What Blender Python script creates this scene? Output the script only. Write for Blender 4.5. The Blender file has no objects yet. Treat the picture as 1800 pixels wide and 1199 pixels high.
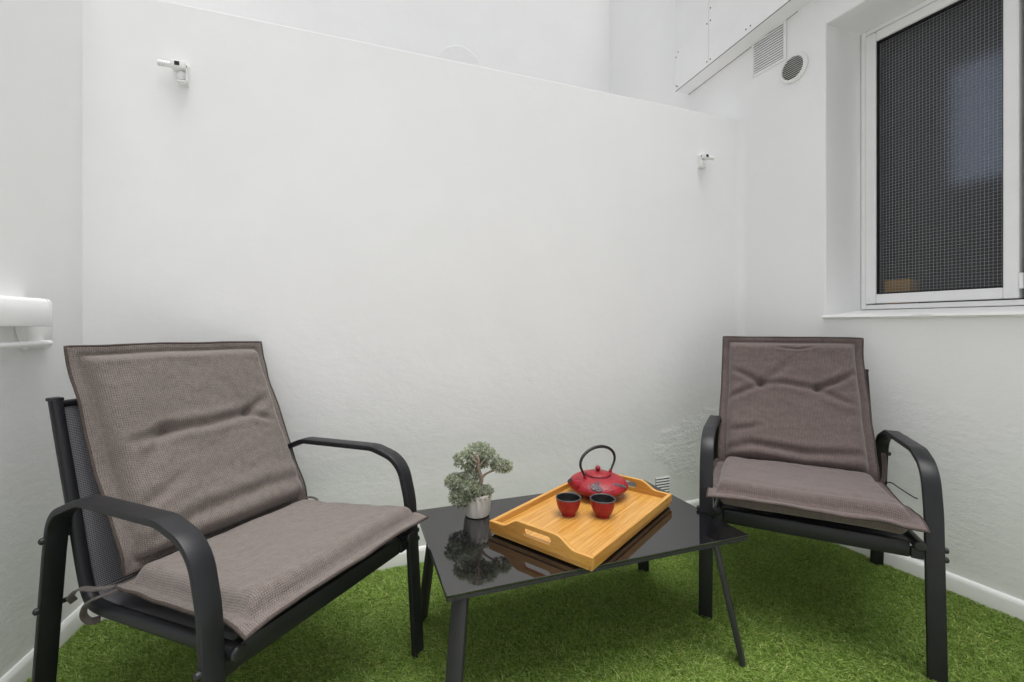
import bpy, bmesh, math, random
import numpy as np
from mathutils import Vector, Matrix, noise

# ------------------------------------------------------------------ camera, sky, sun, exposure
scene = bpy.context.scene
COL = scene.collection

cam_data = bpy.data.cameras.new('camera')
cam_data.sensor_width = 36.0
cam_data.lens = 36.0 * 797.0 / 1800.0
cam_data.shift_y = -27.7 / 1800.0
cam_data.clip_start = 0.02
cam_data.clip_end = 300.0
cam = bpy.data.objects.new('camera', cam_data)
cam.location = (0.0, 0.0, 1.0)
cam.rotation_euler = (math.radians(90.0), 0.0, 0.0)
COL.objects.link(cam)
scene.camera = cam

SUN_EL, SUN_AZ = math.radians(82.0), math.radians(145.0)      # azimuth clockwise from +Y
world = bpy.data.worlds.new('World')
scene.world = world
world.use_nodes = True
wn, wl = world.node_tree.nodes, world.node_tree.links
wn.clear()
w_out = wn.new('ShaderNodeOutputWorld')
w_bg = wn.new('ShaderNodeBackground')
w_hs = wn.new('ShaderNodeHueSaturation')
w_sky = wn.new('ShaderNodeTexSky')
w_sky.sky_type = 'NISHITA'
w_sky.sun_disc = False
w_sky.sun_elevation = SUN_EL
w_sky.sun_rotation = SUN_AZ
w_sky.air_density = 1.0
w_sky.dust_density = 4.0
w_sky.ozone_density = 1.0
w_hs.inputs['Saturation'].default_value = 0.12                 # an overcast, nearly colourless sky
w_bg.inputs['Strength'].default_value = 0.12
wl.new(w_sky.outputs['Color'], w_hs.inputs['Color'])
wl.new(w_hs.outputs['Color'], w_bg.inputs['Color'])
wl.new(w_bg.outputs['Background'], w_out.inputs['Surface'])

sun_data = bpy.data.lights.new('sun', 'SUN')
sun_data.energy = 1.5
sun_data.angle = math.radians(40.0)
sun_data.color = (1.0, 0.985, 0.965)
sun = bpy.data.objects.new('sun', sun_data)
sd = Vector((math.sin(SUN_AZ) * math.cos(SUN_EL), math.cos(SUN_AZ) * math.cos(SUN_EL), math.sin(SUN_EL)))
sun.rotation_euler = sd.to_track_quat('Z', 'Y').to_euler()
sun.location = (0, 0, 8)
COL.objects.link(sun)

scene.view_settings.view_transform = 'Standard'
scene.view_settings.look = 'None'
scene.view_settings.exposure = 0.52
scene.view_settings.gamma = 1.0
scene.view_settings.use_curve_mapping = False
scene.render.engine = 'CYCLES'
scene.cycles.use_denoising = True
scene.cycles.max_bounces = 14
scene.cycles.diffuse_bounces = 8
scene.cycles.transmission_bounces = 10
scene.cycles.sample_clamp_indirect = 6.0

random.seed(11)
RNG = np.random.default_rng(5)

# ------------------------------------------------------------------ material helpers
def new_mat(name):
    m = bpy.data.materials.new(name)
    m.use_nodes = True
    nt = m.node_tree
    nt.nodes.clear()
    out = nt.nodes.new('ShaderNodeOutputMaterial')
    b = nt.nodes.new('ShaderNodeBsdfPrincipled')
    nt.links.new(b.outputs[0], out.inputs['Surface'])
    return m, nt, b


def N(nt, kind, **kw):
    n = nt.nodes.new(kind)
    for k, v in kw.items():
        if k in n.inputs:
            n.inputs[k].default_value = v
        else:
            setattr(n, k, v)
    return n


def L(nt, a, ao, b, bi):
    nt.links.new(a.outputs[ao], b.inputs[bi])


def ramp(nt, stops):
    r = nt.nodes.new('ShaderNodeValToRGB')
    e = r.color_ramp.elements
    while len(e) < len(stops):
        e.new(0.5)
    for i, (p, c) in enumerate(stops):
        e[i].position = p
        e[i].color = (c[0], c[1], c[2], 1.0) if len(c) == 3 else c
    return r


def coords(nt, scale=(1, 1, 1), kind='Object', rot=(0, 0, 0)):
    tc = nt.nodes.new('ShaderNodeTexCoord')
    mp = nt.nodes.new('ShaderNodeMapping')
    mp.inputs['Scale'].default_value = scale
    mp.inputs['Rotation'].default_value = rot
    nt.links.new(tc.outputs[kind], mp.inputs['Vector'])
    return mp


def noise_n(nt, vec, scale, detail=4.0, rough=0.55):
    n = N(nt, 'ShaderNodeTexNoise', Scale=scale, Detail=detail, Roughness=rough)
    nt.links.new(vec.outputs[0], n.inputs['Vector'])
    return n


def math_n(nt, op, a, b=None):
    n = nt.nodes.new('ShaderNodeMath')
    n.operation = op
    for i, x in enumerate((a, b)):
        if x is None:
            continue
        if isinstance(x, (int, float)):
            n.inputs[i].default_value = x
        else:
            nt.links.new(x, n.inputs[i])
    return n


def plain(name, col, rough=0.5, metallic=0.0, var=0.06, vscale=14.0, bump=0.0, bscale=200.0, spec=0.5, coat=0.0):
    """a painted or moulded surface: slight tone variation, slight gloss variation, fine relief"""
    m, nt, b = new_mat(name)
    vec = coords(nt)
    n = noise_n(nt, vec, vscale, 5)
    lo = tuple(max(0, c * (1 - var)) for c in col)
    hi = tuple(min(1, c * (1 + var)) for c in col)
    r = ramp(nt, [(0.3, lo), (0.7, hi)])
    L(nt, n, 'Fac', r, 'Fac')
    L(nt, r, 'Color', b, 'Base Color')
    rr = N(nt, 'ShaderNodeMapRange')
    rr.inputs['To Min'].default_value = rough * 0.85
    rr.inputs['To Max'].default_value = min(1, rough * 1.15)
    L(nt, n, 'Fac', rr, 'Value')
    L(nt, rr, 'Result', b, 'Roughness')
    b.inputs['Metallic'].default_value = metallic
    b.inputs['Specular IOR Level'].default_value = spec
    b.inputs['Coat Weight'].default_value = coat
    if bump:
        n2 = noise_n(nt, vec, bscale, 3)
        bp = N(nt, 'ShaderNodeBump', Strength=bump, Distance=0.001)
        L(nt, n2, 'Fac', bp, 'Height')
        L(nt, bp, 'Normal', b, 'Normal')
    return m


def plaster(name, col, patches=(), rough_height=0.0, base_bump=1.0):
    """white painted render: broad waviness, trowel strokes, and rough old patches where listed
    (x, z, rx, rz) in the wall's own coordinates, or below a height"""
    m, nt, b = new_mat(name)
    vec = coords(nt)
    tone = noise_n(nt, vec, 1.7, 5, 0.6)
    r = ramp(nt, [(0.25, tuple(c * 0.965 for c in col)), (0.75, tuple(min(0.9, c * 1.025) for c in col))])
    L(nt, tone, 'Fac', r, 'Fac')
    L(nt, r, 'Color', b, 'Base Color')
    b.inputs['Roughness'].default_value = 0.62
    b.inputs['Specular IOR Level'].default_value = 0.3
    wave = noise_n(nt, vec, 3.2, 3, 0.5)
    strokes = noise_n(nt, coords(nt, (19, 19, 34), rot=(0.0, 0.35, 0.0)), 1.0, 7, 0.68)
    fine = noise_n(nt, vec, 260, 2)
    sep = nt.nodes.new('ShaderNodeSeparateXYZ')
    L(nt, vec, 0, sep, 0)
    # amount of roughness: everywhere a little, more low down, much more in the patches
    low = N(nt, 'ShaderNodeMapRange', interpolation_type='SMOOTHSTEP')
    low.inputs['From Min'].default_value = 1.5
    low.inputs['From Max'].default_value = 0.05
    low.inputs['To Min'].default_value = 0.09
    low.inputs['To Max'].default_value = 0.46 + rough_height
    L(nt, sep, 'Z', low, 'Value')
    amount = low.outputs[0]
    warp = noise_n(nt, vec, 5.0, 4, 0.65)
    for (px, pz, rx, rz, k) in patches:
        ax = math_n(nt, 'DIVIDE', math_n(nt, 'SUBTRACT', sep.outputs['X'], px).outputs[0], rx)
        az = math_n(nt, 'DIVIDE', math_n(nt, 'SUBTRACT', sep.outputs['Z'], pz).outputs[0], rz)
        d2 = math_n(nt, 'ADD', math_n(nt, 'MULTIPLY', ax.outputs[0], ax.outputs[0]).outputs[0],
                    math_n(nt, 'MULTIPLY', az.outputs[0], az.outputs[0]).outputs[0])
        d2 = math_n(nt, 'ADD', d2.outputs[0], math_n(nt, 'MULTIPLY', math_n(nt, 'SUBTRACT', warp.outputs['Fac'], 0.5).outputs[0], 3.0).outputs[0])
        mr = N(nt, 'ShaderNodeMapRange', interpolation_type='SMOOTHSTEP')
        mr.inputs['From Min'].default_value = 1.1
        mr.inputs['From Max'].default_value = 0.2
        mr.inputs['To Min'].default_value = 0.0
        mr.inputs['To Max'].default_value = k
        nt.links.new(d2.outputs[0], mr.inputs['Value'])
        amount = math_n(nt, 'ADD', amount, mr.outputs[0]).outputs[0]
    hs = math_n(nt, 'MULTIPLY', strokes.outputs['Fac'], amount)
    h = math_n(nt, 'ADD', math_n(nt, 'MULTIPLY', hs.outputs[0], 0.0042 * base_bump).outputs[0],
               math_n(nt, 'MULTIPLY', wave.outputs['Fac'], 0.0045 * base_bump).outputs[0])
    h = math_n(nt, 'ADD', h.outputs[0], math_n(nt, 'MULTIPLY', fine.outputs['Fac'], 0.00012).outputs[0])
    bp = N(nt, 'ShaderNodeBump', Strength=1.0, Distance=1.0)
    nt.links.new(h.outputs[0], bp.inputs['Height'])
    L(nt, bp, 'Normal', b, 'Normal')
    return m


WHITE = (0.855, 0.855, 0.854)
M = {}
M['plaster_low'] = plaster('white_plaster_low_wall', WHITE, [(-0.26, 0.34, 0.34, 0.20, 1.25)], 0.0)
M['plaster_right'] = plaster('white_plaster_right_wall', WHITE, [(-0.75, 0.42, 0.55, 0.30, 0.45), (0.0, 0.3, 0.3, 0.25, 0.6)], -0.08)
M['plaster'] = plaster('white_plaster', WHITE)
M['plaster_patch'] = plaster('white_plaster_patch', (0.825, 0.825, 0.825))
M['skirting'] = plain('white_skirting_paint', (0.80, 0.80, 0.79), 0.45, var=0.02, bump=0.15, bscale=60)
M['white_metal'] = plain('white_powder_coat', (0.88, 0.88, 0.88), 0.36, var=0.02, bump=0.05)
M['white_sheet'] = plain('white_sheet_metal', (0.79, 0.79, 0.79), 0.45, var=0.03, vscale=5)
M['white_plastic'] = plain('white_plastic', (0.83, 0.83, 0.82), 0.35, var=0.02)
M['grey_gap'] = plain('dark_gap', (0.07, 0.07, 0.07), 0.8)
M['black'] = plain('black_hole', (0.006, 0.006, 0.006), 0.7)
M['screw'] = plain('screw_steel', (0.12, 0.12, 0.12), 0.4, 0.8)
M['frame'] = plain('charcoal_powder_coat', (0.0135, 0.014, 0.0165), 0.42, var=0.12, bump=0.12, bscale=700, spec=0.36)
M['table_metal'] = plain('charcoal_table_metal', (0.024, 0.023, 0.027), 0.42, var=0.1, bump=0.1, bscale=700)
M['bolt'] = plain('black_bolt_cap', (0.012, 0.012, 0.013), 0.45)
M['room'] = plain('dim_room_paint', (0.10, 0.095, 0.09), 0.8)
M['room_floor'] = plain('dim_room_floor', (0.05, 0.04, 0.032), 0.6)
M['yellow'] = plain('yellow_card', (0.85, 0.42, 0.03), 0.55)
M['wire'] = plain('glass_wire', (0.50, 0.51, 0.52), 0.45, 0.3)
M['rubber'] = plain('black_seal', (0.01, 0.01, 0.01), 0.6)
M['ground'] = plain('turf_backing', (0.21, 0.275, 0.06), 0.95, var=0.3, vscale=60)
M['bounce_floor'] = plain('white_bounce_floor', (0.78, 0.775, 0.765), 0.7)  # unseen floor beyond the turf, made white to bounce light onto the walls


def glass_black():
    m, nt, b = new_mat('black_glass')
    b.inputs['Base Color'].default_value = (0.006, 0.006, 0.007, 1)
    b.inputs['IOR'].default_value = 2.0
    vec = coords(nt)
    n = noise_n(nt, vec, 9, 6, 0.6)
    rr = N(nt, 'ShaderNodeMapRange')
    rr.inputs['From Min'].default_value = 0.35
    rr.inputs['From Max'].default_value = 0.75
    rr.inputs['To Min'].default_value = 0.015
    rr.inputs['To Max'].default_value = 0.06
    L(nt, n, 'Fac', rr, 'Value')
    L(nt, rr, 'Result', b, 'Roughness')
    # a light film of dust
    d = noise_n(nt, vec, 700, 2)
    rd = ramp(nt, [(0.68, (0.006, 0.006, 0.007)), (0.80, (0.03, 0.03, 0.03))])
    L(nt, d, 'Fac', rd, 'Fac')
    L(nt, rd, 'Color', b, 'Base Color')
    return m


def wired_glass():
    m, nt, b = new_mat('textured_glass')
    b.inputs['Base Color'].default_value = (0.60, 0.635, 0.70, 1)
    b.inputs['Transmission Weight'].default_value = 1.0
    b.inputs['IOR'].default_value = 1.4
    b.inputs['Roughness'].default_value = 0.2
    vec = coords(nt)
    n = noise_n(nt, vec, 95, 2)
    bp = N(nt, 'ShaderNodeBump', Strength=0.13, Distance=0.002)
    L(nt, n, 'Fac', bp, 'Height')
    L(nt, bp, 'Normal', b, 'Normal')
    return m


def fabric(name, lo, hi):
    """coarse woven cloth: two stretched thread noises on the UV, slubs and a soft sheen"""
    m, nt, b = new_mat(name)
    tc = nt.nodes.new('ShaderNodeTexCoord')
    jit = N(nt, 'ShaderNodeTexNoise', Scale=150.0, Detail=2.0)
    nt.links.new(tc.outputs['UV'], jit.inputs['Vector'])
    jc = N(nt, 'ShaderNodeVectorMath', operation='SUBTRACT')
    jc.inputs[1].default_value = (0.5, 0.5, 0.5)
    L(nt, jit, 'Color', jc, 0)
    js = N(nt, 'ShaderNodeVectorMath', operation='SCALE')
    js.inputs['Scale'].default_value = 0.0050
    L(nt, jc, 0, js, 0)
    ja = N(nt, 'ShaderNodeVectorMath', operation='ADD')
    nt.links.new(tc.outputs['UV'], ja.inputs[0])
    L(nt, js, 0, ja, 1)
    ws = []
    for d in ('X', 'Y'):
        w = N(nt, 'ShaderNodeTexWave', Scale=62.0, Distortion=0.0)
        w.bands_direction = d
        L(nt, ja, 0, w, 'Vector')
        ws.append(w)
    weave = math_n(nt, 'MULTIPLY', ws[0].outputs['Fac'], ws[1].outputs['Fac'])
    warp = noise_n(nt, coords(nt, (1000, 420, 1), 'UV'), 1.0, 1, 0.5)
    weft = noise_n(nt, coords(nt, (420, 1000, 1), 'UV', rot=(0, 0, 0.05)), 1.0, 1, 0.5)
    thread = math_n(nt, 'MAXIMUM', warp.outputs['Fac'], weft.outputs['Fac'])
    mx = math_n(nt, 'ADD', math_n(nt, 'MULTIPLY', thread.outputs[0], 0.80).outputs[0],
                math_n(nt, 'MULTIPLY', weave.outputs[0], 0.30).outputs[0])
    blot = noise_n(nt, coords(nt, (60, 60, 60), 'UV'), 1.0, 6, 0.7)
    add = math_n(nt, 'ADD', math_n(nt, 'MULTIPLY', mx.outputs[0], 0.8).outputs[0],
                 math_n(nt, 'MULTIPLY', blot.outputs['Fac'], 0.22).outputs[0])
    r = ramp(nt, [(0.34, lo), (0.49, tuple((a + c) / 2 for a, c in zip(lo, hi))), (0.66, hi)])
    nt.links.new(add.outputs[0], r.inputs['Fac'])
    L(nt, r, 'Color', b, 'Base Color')
    b.inputs['Roughness'].default_value = 0.92
    b.inputs['Specular IOR Level'].default_value = 0.15
    b.inputs['Sheen Weight'].default_value = 0.25
    b.inputs['Sheen Roughness'].default_value = 0.5
    bp = N(nt, 'ShaderNodeBump', Strength=0.5, Distance=0.0015)
    nt.links.new(mx.outputs[0], bp.inputs['Height'])
    L(nt, bp, 'Normal', b, 'Normal')
    return m


def sling_mat():
    m, nt, b = new_mat('textilene_mesh')
    v = coords(nt, (1, 1, 1), 'UV')
    ws = []
    for d, sc in (('X', 70.0), ('Y', 70.0)):
        w = N(nt, 'ShaderNodeTexWave', Scale=sc, Distortion=0.5)
        w.bands_direction = d
        nt.links.new(v.outputs[0], w.inputs['Vector'])
        ws.append(w)
    w = math_n(nt, 'MAXIMUM', math_n(nt, 'MULTIPLY', ws[0].outputs[0], 0.7).outputs[0], ws[1].outputs[0])
    n = noise_n(nt, coords(nt, (500, 500, 1), 'UV'), 1.0, 2)
    r = ramp(nt, [(0.30, (0.02, 0.02, 0.023)), (0.85, (0.30, 0.30, 0.325))])
    s = math_n(nt, 'MULTIPLY', w.outputs[0], math_n(nt, 'ADD', n.outputs['Fac'], 0.4).outputs[0])
    nt.links.new(s.outputs[0], r.inputs['Fac'])
    L(nt, r, 'Color', b, 'Base Color')
    b.inputs['Roughness'].default_value = 0.6
    bp = N(nt, 'ShaderNodeBump', Strength=0.6, Distance=0.001)
    nt.links.new(s.outputs[0], bp.inputs['Height'])
    L(nt, bp, 'Normal', b, 'Normal')
    return m


def bamboo(name, axis=0, tint=1.0):
    """laminated bamboo: narrow strips with their own tone, fine fibres, darker node marks"""
    m, nt, b = new_mat(name)
    sc = (3.0, 55.0, 55.0) if axis == 0 else (55.0, 3.0, 55.0)
    fib = noise_n(nt, coords(nt, tuple(s * 6 for s in sc)), 1.0, 3)
    strip = noise_n(nt, coords(nt, (2.2, 150, 0.2) if axis == 0 else (150, 2.2, 0.2)), 1.0, 2)
    node = noise_n(nt, coords(nt, (11, 230, 60) if axis == 0 else (230, 11, 60)), 1.0, 5, 0.7)
    a = math_n(nt, 'ADD', math_n(nt, 'MULTIPLY', fib.outputs['Fac'], 0.4).outputs[0],
               math_n(nt, 'MULTIPLY', strip.outputs['Fac'], 0.6).outputs[0])
    r = ramp(nt, [(0.34, (0.40 * tint, 0.175 * tint, 0.030 * tint)), (0.5, (0.555 * tint, 0.285 * tint, 0.062 * tint)),
                  (0.66, (0.67 * tint, 0.39 * tint, 0.115 * tint))])
    nt.links.new(a.outputs[0], r.inputs['Fac'])
    rn = ramp(nt, [(0.60, (1, 1, 1)), (0.72, (0.58, 0.44, 0.28))])
    L(nt, node, 'Fac', rn, 'Fac')
    mix = N(nt, 'ShaderNodeMixRGB', blend_type='MULTIPLY', Fac=0.8)
    L(nt, r, 'Color', mix, 'Color1')
    L(nt, rn, 'Color', mix, 'Color2')
    L(nt, mix, 'Color', b, 'Base Color')
    b.inputs['Roughness'].default_value = 0.34
    b.inputs['Coat Weight'].default_value = 0.15
    b.inputs['Coat Roughness'].default_value = 0.25
    bp = N(nt, 'ShaderNodeBump', Strength=0.12, Distance=0.001)
    L(nt, fib, 'Fac', bp, 'Height')
    L(nt, bp, 'Normal', b, 'Normal')
    return m


def cast_red():
    m, nt, b = new_mat('red_cast_iron')
    vec = coords(nt)
    n = noise_n(nt, vec, 30, 6)
    r = ramp(nt, [(0.3, (0.21, 0.005, 0.012)), (0.7, (0.34, 0.009, 0.020))])
    L(nt, n, 'Fac', r, 'Fac')
    L(nt, r, 'Color', b, 'Base Color')
    b.inputs['Roughness'].default_value = 0.42
    v = N(nt, 'ShaderNodeTexVoronoi', Scale=210)
    nt.links.new(vec.outputs[0], v.inputs['Vector'])
    bp = N(nt, 'ShaderNodeBump', Strength=0.5, Distance=0.0015)
    L(nt, v, 'Distance', bp, 'Height')
    L(nt, bp, 'Normal', b, 'Normal')
    return m


def grass_mat(name, stops):
    m, nt, b = new_mat(name)
    at = N(nt, 'ShaderNodeAttribute', attribute_name='tint')
    r = ramp(nt, stops)
    L(nt, at, 'Fac', r, 'Fac')
    L(nt, r, 'Color', b, 'Base Color')
    b.inputs['Roughness'].default_value = 0.5
    b.inputs['Specular IOR Level'].default_value = 0.3
    tr = N(nt, 'ShaderNodeBsdfTranslucent')
    L(nt, r, 'Color', tr, 'Color')
    mx = N(nt, 'ShaderNodeMixShader', Fac=0.42)
    L(nt, b, 0, mx, 1)
    L(nt, tr, 0, mx, 2)
    out = [n for n in nt.nodes if n.type == 'OUTPUT_MATERIAL'][0]
    L(nt, mx, 0, out, 'Surface')
    return m


M['black_glass'] = glass_black()
M['wired_glass'] = wired_glass()
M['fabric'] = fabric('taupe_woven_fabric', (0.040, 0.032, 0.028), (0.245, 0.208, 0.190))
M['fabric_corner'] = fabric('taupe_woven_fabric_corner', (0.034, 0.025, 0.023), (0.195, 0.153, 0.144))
M['piping'] = plain('dark_taupe_piping', (0.075, 0.060, 0.054), 0.9, var=0.35, vscale=300, bump=0.6, bscale=500, spec=0.15)
M['sling'] = sling_mat()
M['bamboo_x'] = bamboo('bamboo_along', 0)
M['bamboo_y'] = bamboo('bamboo_across', 1)
M['bamboo_floor'] = bamboo('bamboo_board', 0, 0.95)
M['red'] = cast_red()
M['iron'] = plain('black_cast_iron', (0.012, 0.012, 0.013), 0.45, bump=0.3, bscale=500)
M['rim'] = plain('grey_iron_rim', (0.07, 0.07, 0.075), 0.45)
M['emblem'] = plain('grey_relief_paint', (0.10, 0.075, 0.085), 0.5, var=0.4, vscale=260, bump=0.5, bscale=400)
M['ceramic'] = plain('glazed_stone_ceramic', (0.66, 0.63, 0.575), 0.32, var=0.06, vscale=30, bump=0.05)
M['bark'] = plain('pale_bark', (0.36, 0.29, 0.24), 0.8, var=0.3, vscale=180, bump=0.7, bscale=300)
M['soil'] = plain('dark_moss', (0.05, 0.05, 0.022), 0.95, var=0.4, vscale=200, bump=0.8)
M['turf'] = grass_mat('turf_blades', [(0.0, (0.11, 0.175, 0.032)), (0.3, (0.235, 0.38, 0.062)), (0.6, (0.36, 0.54, 0.115)),
                                      (0.86, (0.62, 0.72, 0.27)), (1.0, (0.54, 0.46, 0.22))])
M['needles'] = grass_mat('grey_green_needles', [(0.0, (0.17, 0.20, 0.09)), (0.4, (0.44, 0.48, 0.35)), (1.0, (0.74, 0.77, 0.68))])

# ------------------------------------------------------------------ object helpers
def obj(name, bm, mat, parent=None, smooth=False, angle=None, mats=None):
    me = bpy.data.meshes.new(name)
    bm.normal_update()
    bm.to_mesh(me)
    bm.free()
    if smooth:
        me.polygons.foreach_set('use_smooth', [True] * len(me.polygons))
        if angle is not None:
            me.set_sharp_from_angle(angle=math.radians(angle))
    for m in (mats or [mat]):
        me.materials.append(m)
    o = bpy.data.objects.new(name, me)
    COL.objects.link(o)
    if parent is not None:
        o.parent = parent
    return o


def empty(name, label=None, cat=None, loc=(0, 0, 0), rz=0.0, group=None):
    o = bpy.data.objects.new(name, None)
    o.empty_display_size = 0.05
    o.location = loc
    o.rotation_euler = (0, 0, rz)
    COL.objects.link(o)
    return tag(o, label, cat, group)


def tag(o, label=None, cat=None, group=None, kind=None):
    for k, v in (('label', label), ('category', cat), ('group', group), ('kind', kind)):
        if v:
            o[k] = v
    return o


def place(o, loc, rz=0.0):
    o.location = loc
    o.rotation_euler = (0, 0, rz)
    return o


def bevel(bm, w, seg=2, edges=None):
    if w > 0:
        bmesh.ops.bevel(bm, geom=list(edges or bm.edges), offset=w, segments=seg, affect='EDGES', profile=0.5)


def box(x0, x1, y0, y1, z0, z1, bv=0.0, seg=2, bm=None):
    own = bm is None
    t = bmesh.new()
    bmesh.ops.create_cube(t, size=1.0)
    for v in t.verts:
        v.co = Vector((x0 + (v.co.x + .5) * (x1 - x0), y0 + (v.co.y + .5) * (y1 - y0), z0 + (v.co.z + .5) * (z1 - z0)))
    bevel(t, bv, seg)
    if own:
        return t
    join(bm, t)
    return bm


def join(bm, t):
    me = bpy.data.meshes.new('tmp')
    t.to_mesh(me)
    t.free()
    bm.from_mesh(me)
    bpy.data.meshes.remove(me)


def prism(pts, axis, a0, a1, bv=0.0, seg=2):
    """extrude a closed outline; axis is the extrusion axis, pts the other two in xyz order"""
    bm = bmesh.new()
    def mk(p, a):
        c = list(p)
        c.insert(axis, a)
        return bm.verts.new(c)
    A = [mk(p, a0) for p in pts]
    B = [mk(p, a1) for p in pts]
    n = len(pts)
    bm.faces.new(A)
    bm.faces.new(B[::-1])
    for i in range(n):
        bm.faces.new((A[i], B[i], B[(i + 1) % n], A[(i + 1) % n]))
    bmesh.ops.recalc_face_normals(bm, faces=bm.faces)
    bevel(bm, bv, seg)
    return bm


def lathe(prof, seg=48, bm=None, cap=True):
    bm = bm or bmesh.new()
    rings = []
    for r, z in prof:
        rings.append([bm.verts.new((r * math.cos(2 * math.pi * i / seg), r * math.sin(2 * math.pi * i / seg), z)) for i in range(seg)])
    for a, b in zip(rings, rings[1:]):
        for i in range(seg):
            bm.faces.new((a[i], a[(i + 1) % seg], b[(i + 1) % seg], b[i]))
    if cap:
        bm.faces.new(rings[0][::-1])
        bm.faces.new(rings[-1])
    return bm


def round_path(pts, radii, n=8):
    """polyline with its inner corners rounded by circular arcs"""
    P = [Vector(p) for p in pts]
    out = [P[0]]
    for i in range(1, len(P) - 1):
        a, b, c = P[i - 1], P[i], P[i + 1]
        r = radii[i - 1]
        u, w = (a - b).normalized(), (c - b).normalized()
        th = u.angle(w)
        d = min(r / math.tan(th / 2), (a - b).length * 0.49, (c - b).length * 0.49)
        r = d * math.tan(th / 2)
        ctr = b + (u + w).normalized() * (r / math.sin(th / 2))
        p0, p1 = b + u * d - ctr, b + w * d - ctr
        ang = p0.angle(p1)
        for k in range(n + 1):
            t = k / n
            out.append(ctr + (p0 * math.sin((1 - t) * ang) + p1 * math.sin(t * ang)) / math.sin(ang))
    out.append(P[-1])
    return out


def sweep(path, prof, side=None, bm=None, closed=False, caps=True, scale=None):
    """sweep a closed 2-D profile (a along side, b along side x tangent) along a 3-D path"""
    bm = bm or bmesh.new()
    P = [Vector(p) for p in path]
    n = len(P)
    rings = []
    prev = None
    for i in range(n):
        if closed:
            t = (P[(i + 1) % n] - P[i - 1]).normalized()
        else:
            t = (P[min(i + 1, n - 1)] - P[max(i - 1, 0)]).normalized()
        if side is not None:
            s = Vector(side)
            s = (s - t * s.dot(t)).normalized()
        else:
            if prev is None:
                ref = Vector((0, 0, 1)) if abs(t.z) < 0.9 else Vector((1, 0, 0))
                s = t.cross(ref).normalized()
            else:
                s = (prev - t * prev.dot(t)).normalized()
            prev = s
        nrm = s.cross(t)
        k = scale[i] if scale else 1.0
        rings.append([bm.verts.new(P[i] + s * (a * k) + nrm * (b * k)) for a, b in prof])
    m = len(prof)
    pairs = list(zip(rings, rings[1:])) + ([(rings[-1], rings[0])] if closed else [])
    for A, B in pairs:
        for j in range(m):
            bm.faces.new((A[j], A[(j + 1) % m], B[(j + 1) % m], B[j]))
    if caps and not closed:
        bm.faces.new(rings[0][::-1])
        bm.faces.new(rings[-1])
    bmesh.ops.recalc_face_normals(bm, faces=bm.faces)
    return bm


def rrect(w, h, r, n=3):
    """rounded rectangle profile"""
    pts = []
    for cx, cy, a0 in ((w / 2 - r, h / 2 - r, 0), (-w / 2 + r, h / 2 - r, 90), (-w / 2 + r, -h / 2 + r, 180), (w / 2 - r, -h / 2 + r, 270)):
        for k in range(n + 1):
            a = math.radians(a0 + 90 * k / n)
            pts.append((cx + r * math.cos(a), cy + r * math.sin(a)))
    return pts


def circ(r, n=10):
    return [(r * math.cos(2 * math.pi * i / n), r * math.sin(2 * math.pi * i / n)) for i in range(n)]


def catmull(pts, n=10):
    P = [Vector(p) for p in pts]
    P = [P[0] * 2 - P[1]] + P + [P[-1] * 2 - P[-2]]
    out = []
    for i in range(1, len(P) - 2):
        a, b, c, d = P[i - 1:i + 3]
        for k in range(n):
            t = k / n
            out.append(0.5 * ((2 * b) + (c - a) * t + (2 * a - 5 * b + 4 * c - d) * t * t + (3 * b - a - 3 * c + d) * t ** 3))
    out.append(P[-2])
    return out


# ------------------------------------------------------------------ the courtyard: ground and walls
CX, CY = 1.29443546, 2.56473101                     # inner corner of low wall and right wall
A_LOW = 0.3581                                      # direction of the low wall
A_RIGHT = math.pi / 2 + 0.4191                      # direction of the right wall (away from the camera)
dB = Vector((math.cos(A_LOW), math.sin(A_LOW), 0))
dR = Vector((math.cos(A_RIGHT), math.sin(A_RIGHT), 0))
LCX, LCY = -1.4553, 1.5357                          # left corner
A_LEFT = math.atan2(-0.964, 0.265)                  # the left wall runs towards the camera
dL = Vector((math.cos(A_LEFT), math.sin(A_LEFT), 0))
TURF_Z = -0.012

g = box(-9, 9, -9, 11, -0.30, TURF_Z - 0.006)
tag(obj('ground', g, M['bounce_floor']), kind='structure')


def wall_local(name, mat, label, loc, rz, length0, length1, height, thick, side):
    """plain wall along local x from length0 to length1; side -1 puts its body at negative local y"""
    y0, y1 = (0.0, thick) if side > 0 else (-thick, 0.0)
    o = obj(name, box(length0, length1, y0, y1, TURF_Z - 0.02, height, 0.002, 2), mat)
    place(o, loc, rz)
    return tag(o, label, 'wall')


def skirting(parent, x0, x1, sgn, h=0.056, t=0.014):
    """rounded-top skirting on the face of a wall; sgn is the local y direction into the courtyard"""
    pts = [(0.0, TURF_Z - 0.01), (t * sgn, TURF_Z - 0.01), (t * sgn, h - 0.016), (t * 0.75 * sgn, h - 0.006), (t * 0.35 * sgn, h), (0.0, h + 0.001)]
    return obj('skirting_board', prism(pts, 0, x0, x1), M['skirting'], parent, True, 35)


# low wall: top at 2.157 m, slightly softened top edge
low = wall_local('courtyard_wall', M['plaster_low'], 'low white plastered wall behind the table, top edge below the taller walls',
                 (CX, CY, 0), A_LOW, -3.08, 0.03, 2.157, 0.14, 1)
skirting(low, -2.93, -0.016, -1)

# the inner corner is rounded off with plaster
def fillet(r):
    th = A_RIGHT - A_LOW
    a, b = Vector((-r, 0)), Vector((-math.cos(th), -math.sin(th))) * r
    pts = [(a.x, 0.004), (a.x, -0.0003)]
    for k in range(1, 12):
        t = k / 12
        p = a * (1 - t) ** 2 + b * t * t
        pts.append((p.x, p.y))
    pts += [(b.x - .0003, b.y), (b.x + 0.004, b.y), (0.004, 0.004)]
    return prism(pts, 2, 0.058, 2.1545)


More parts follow.
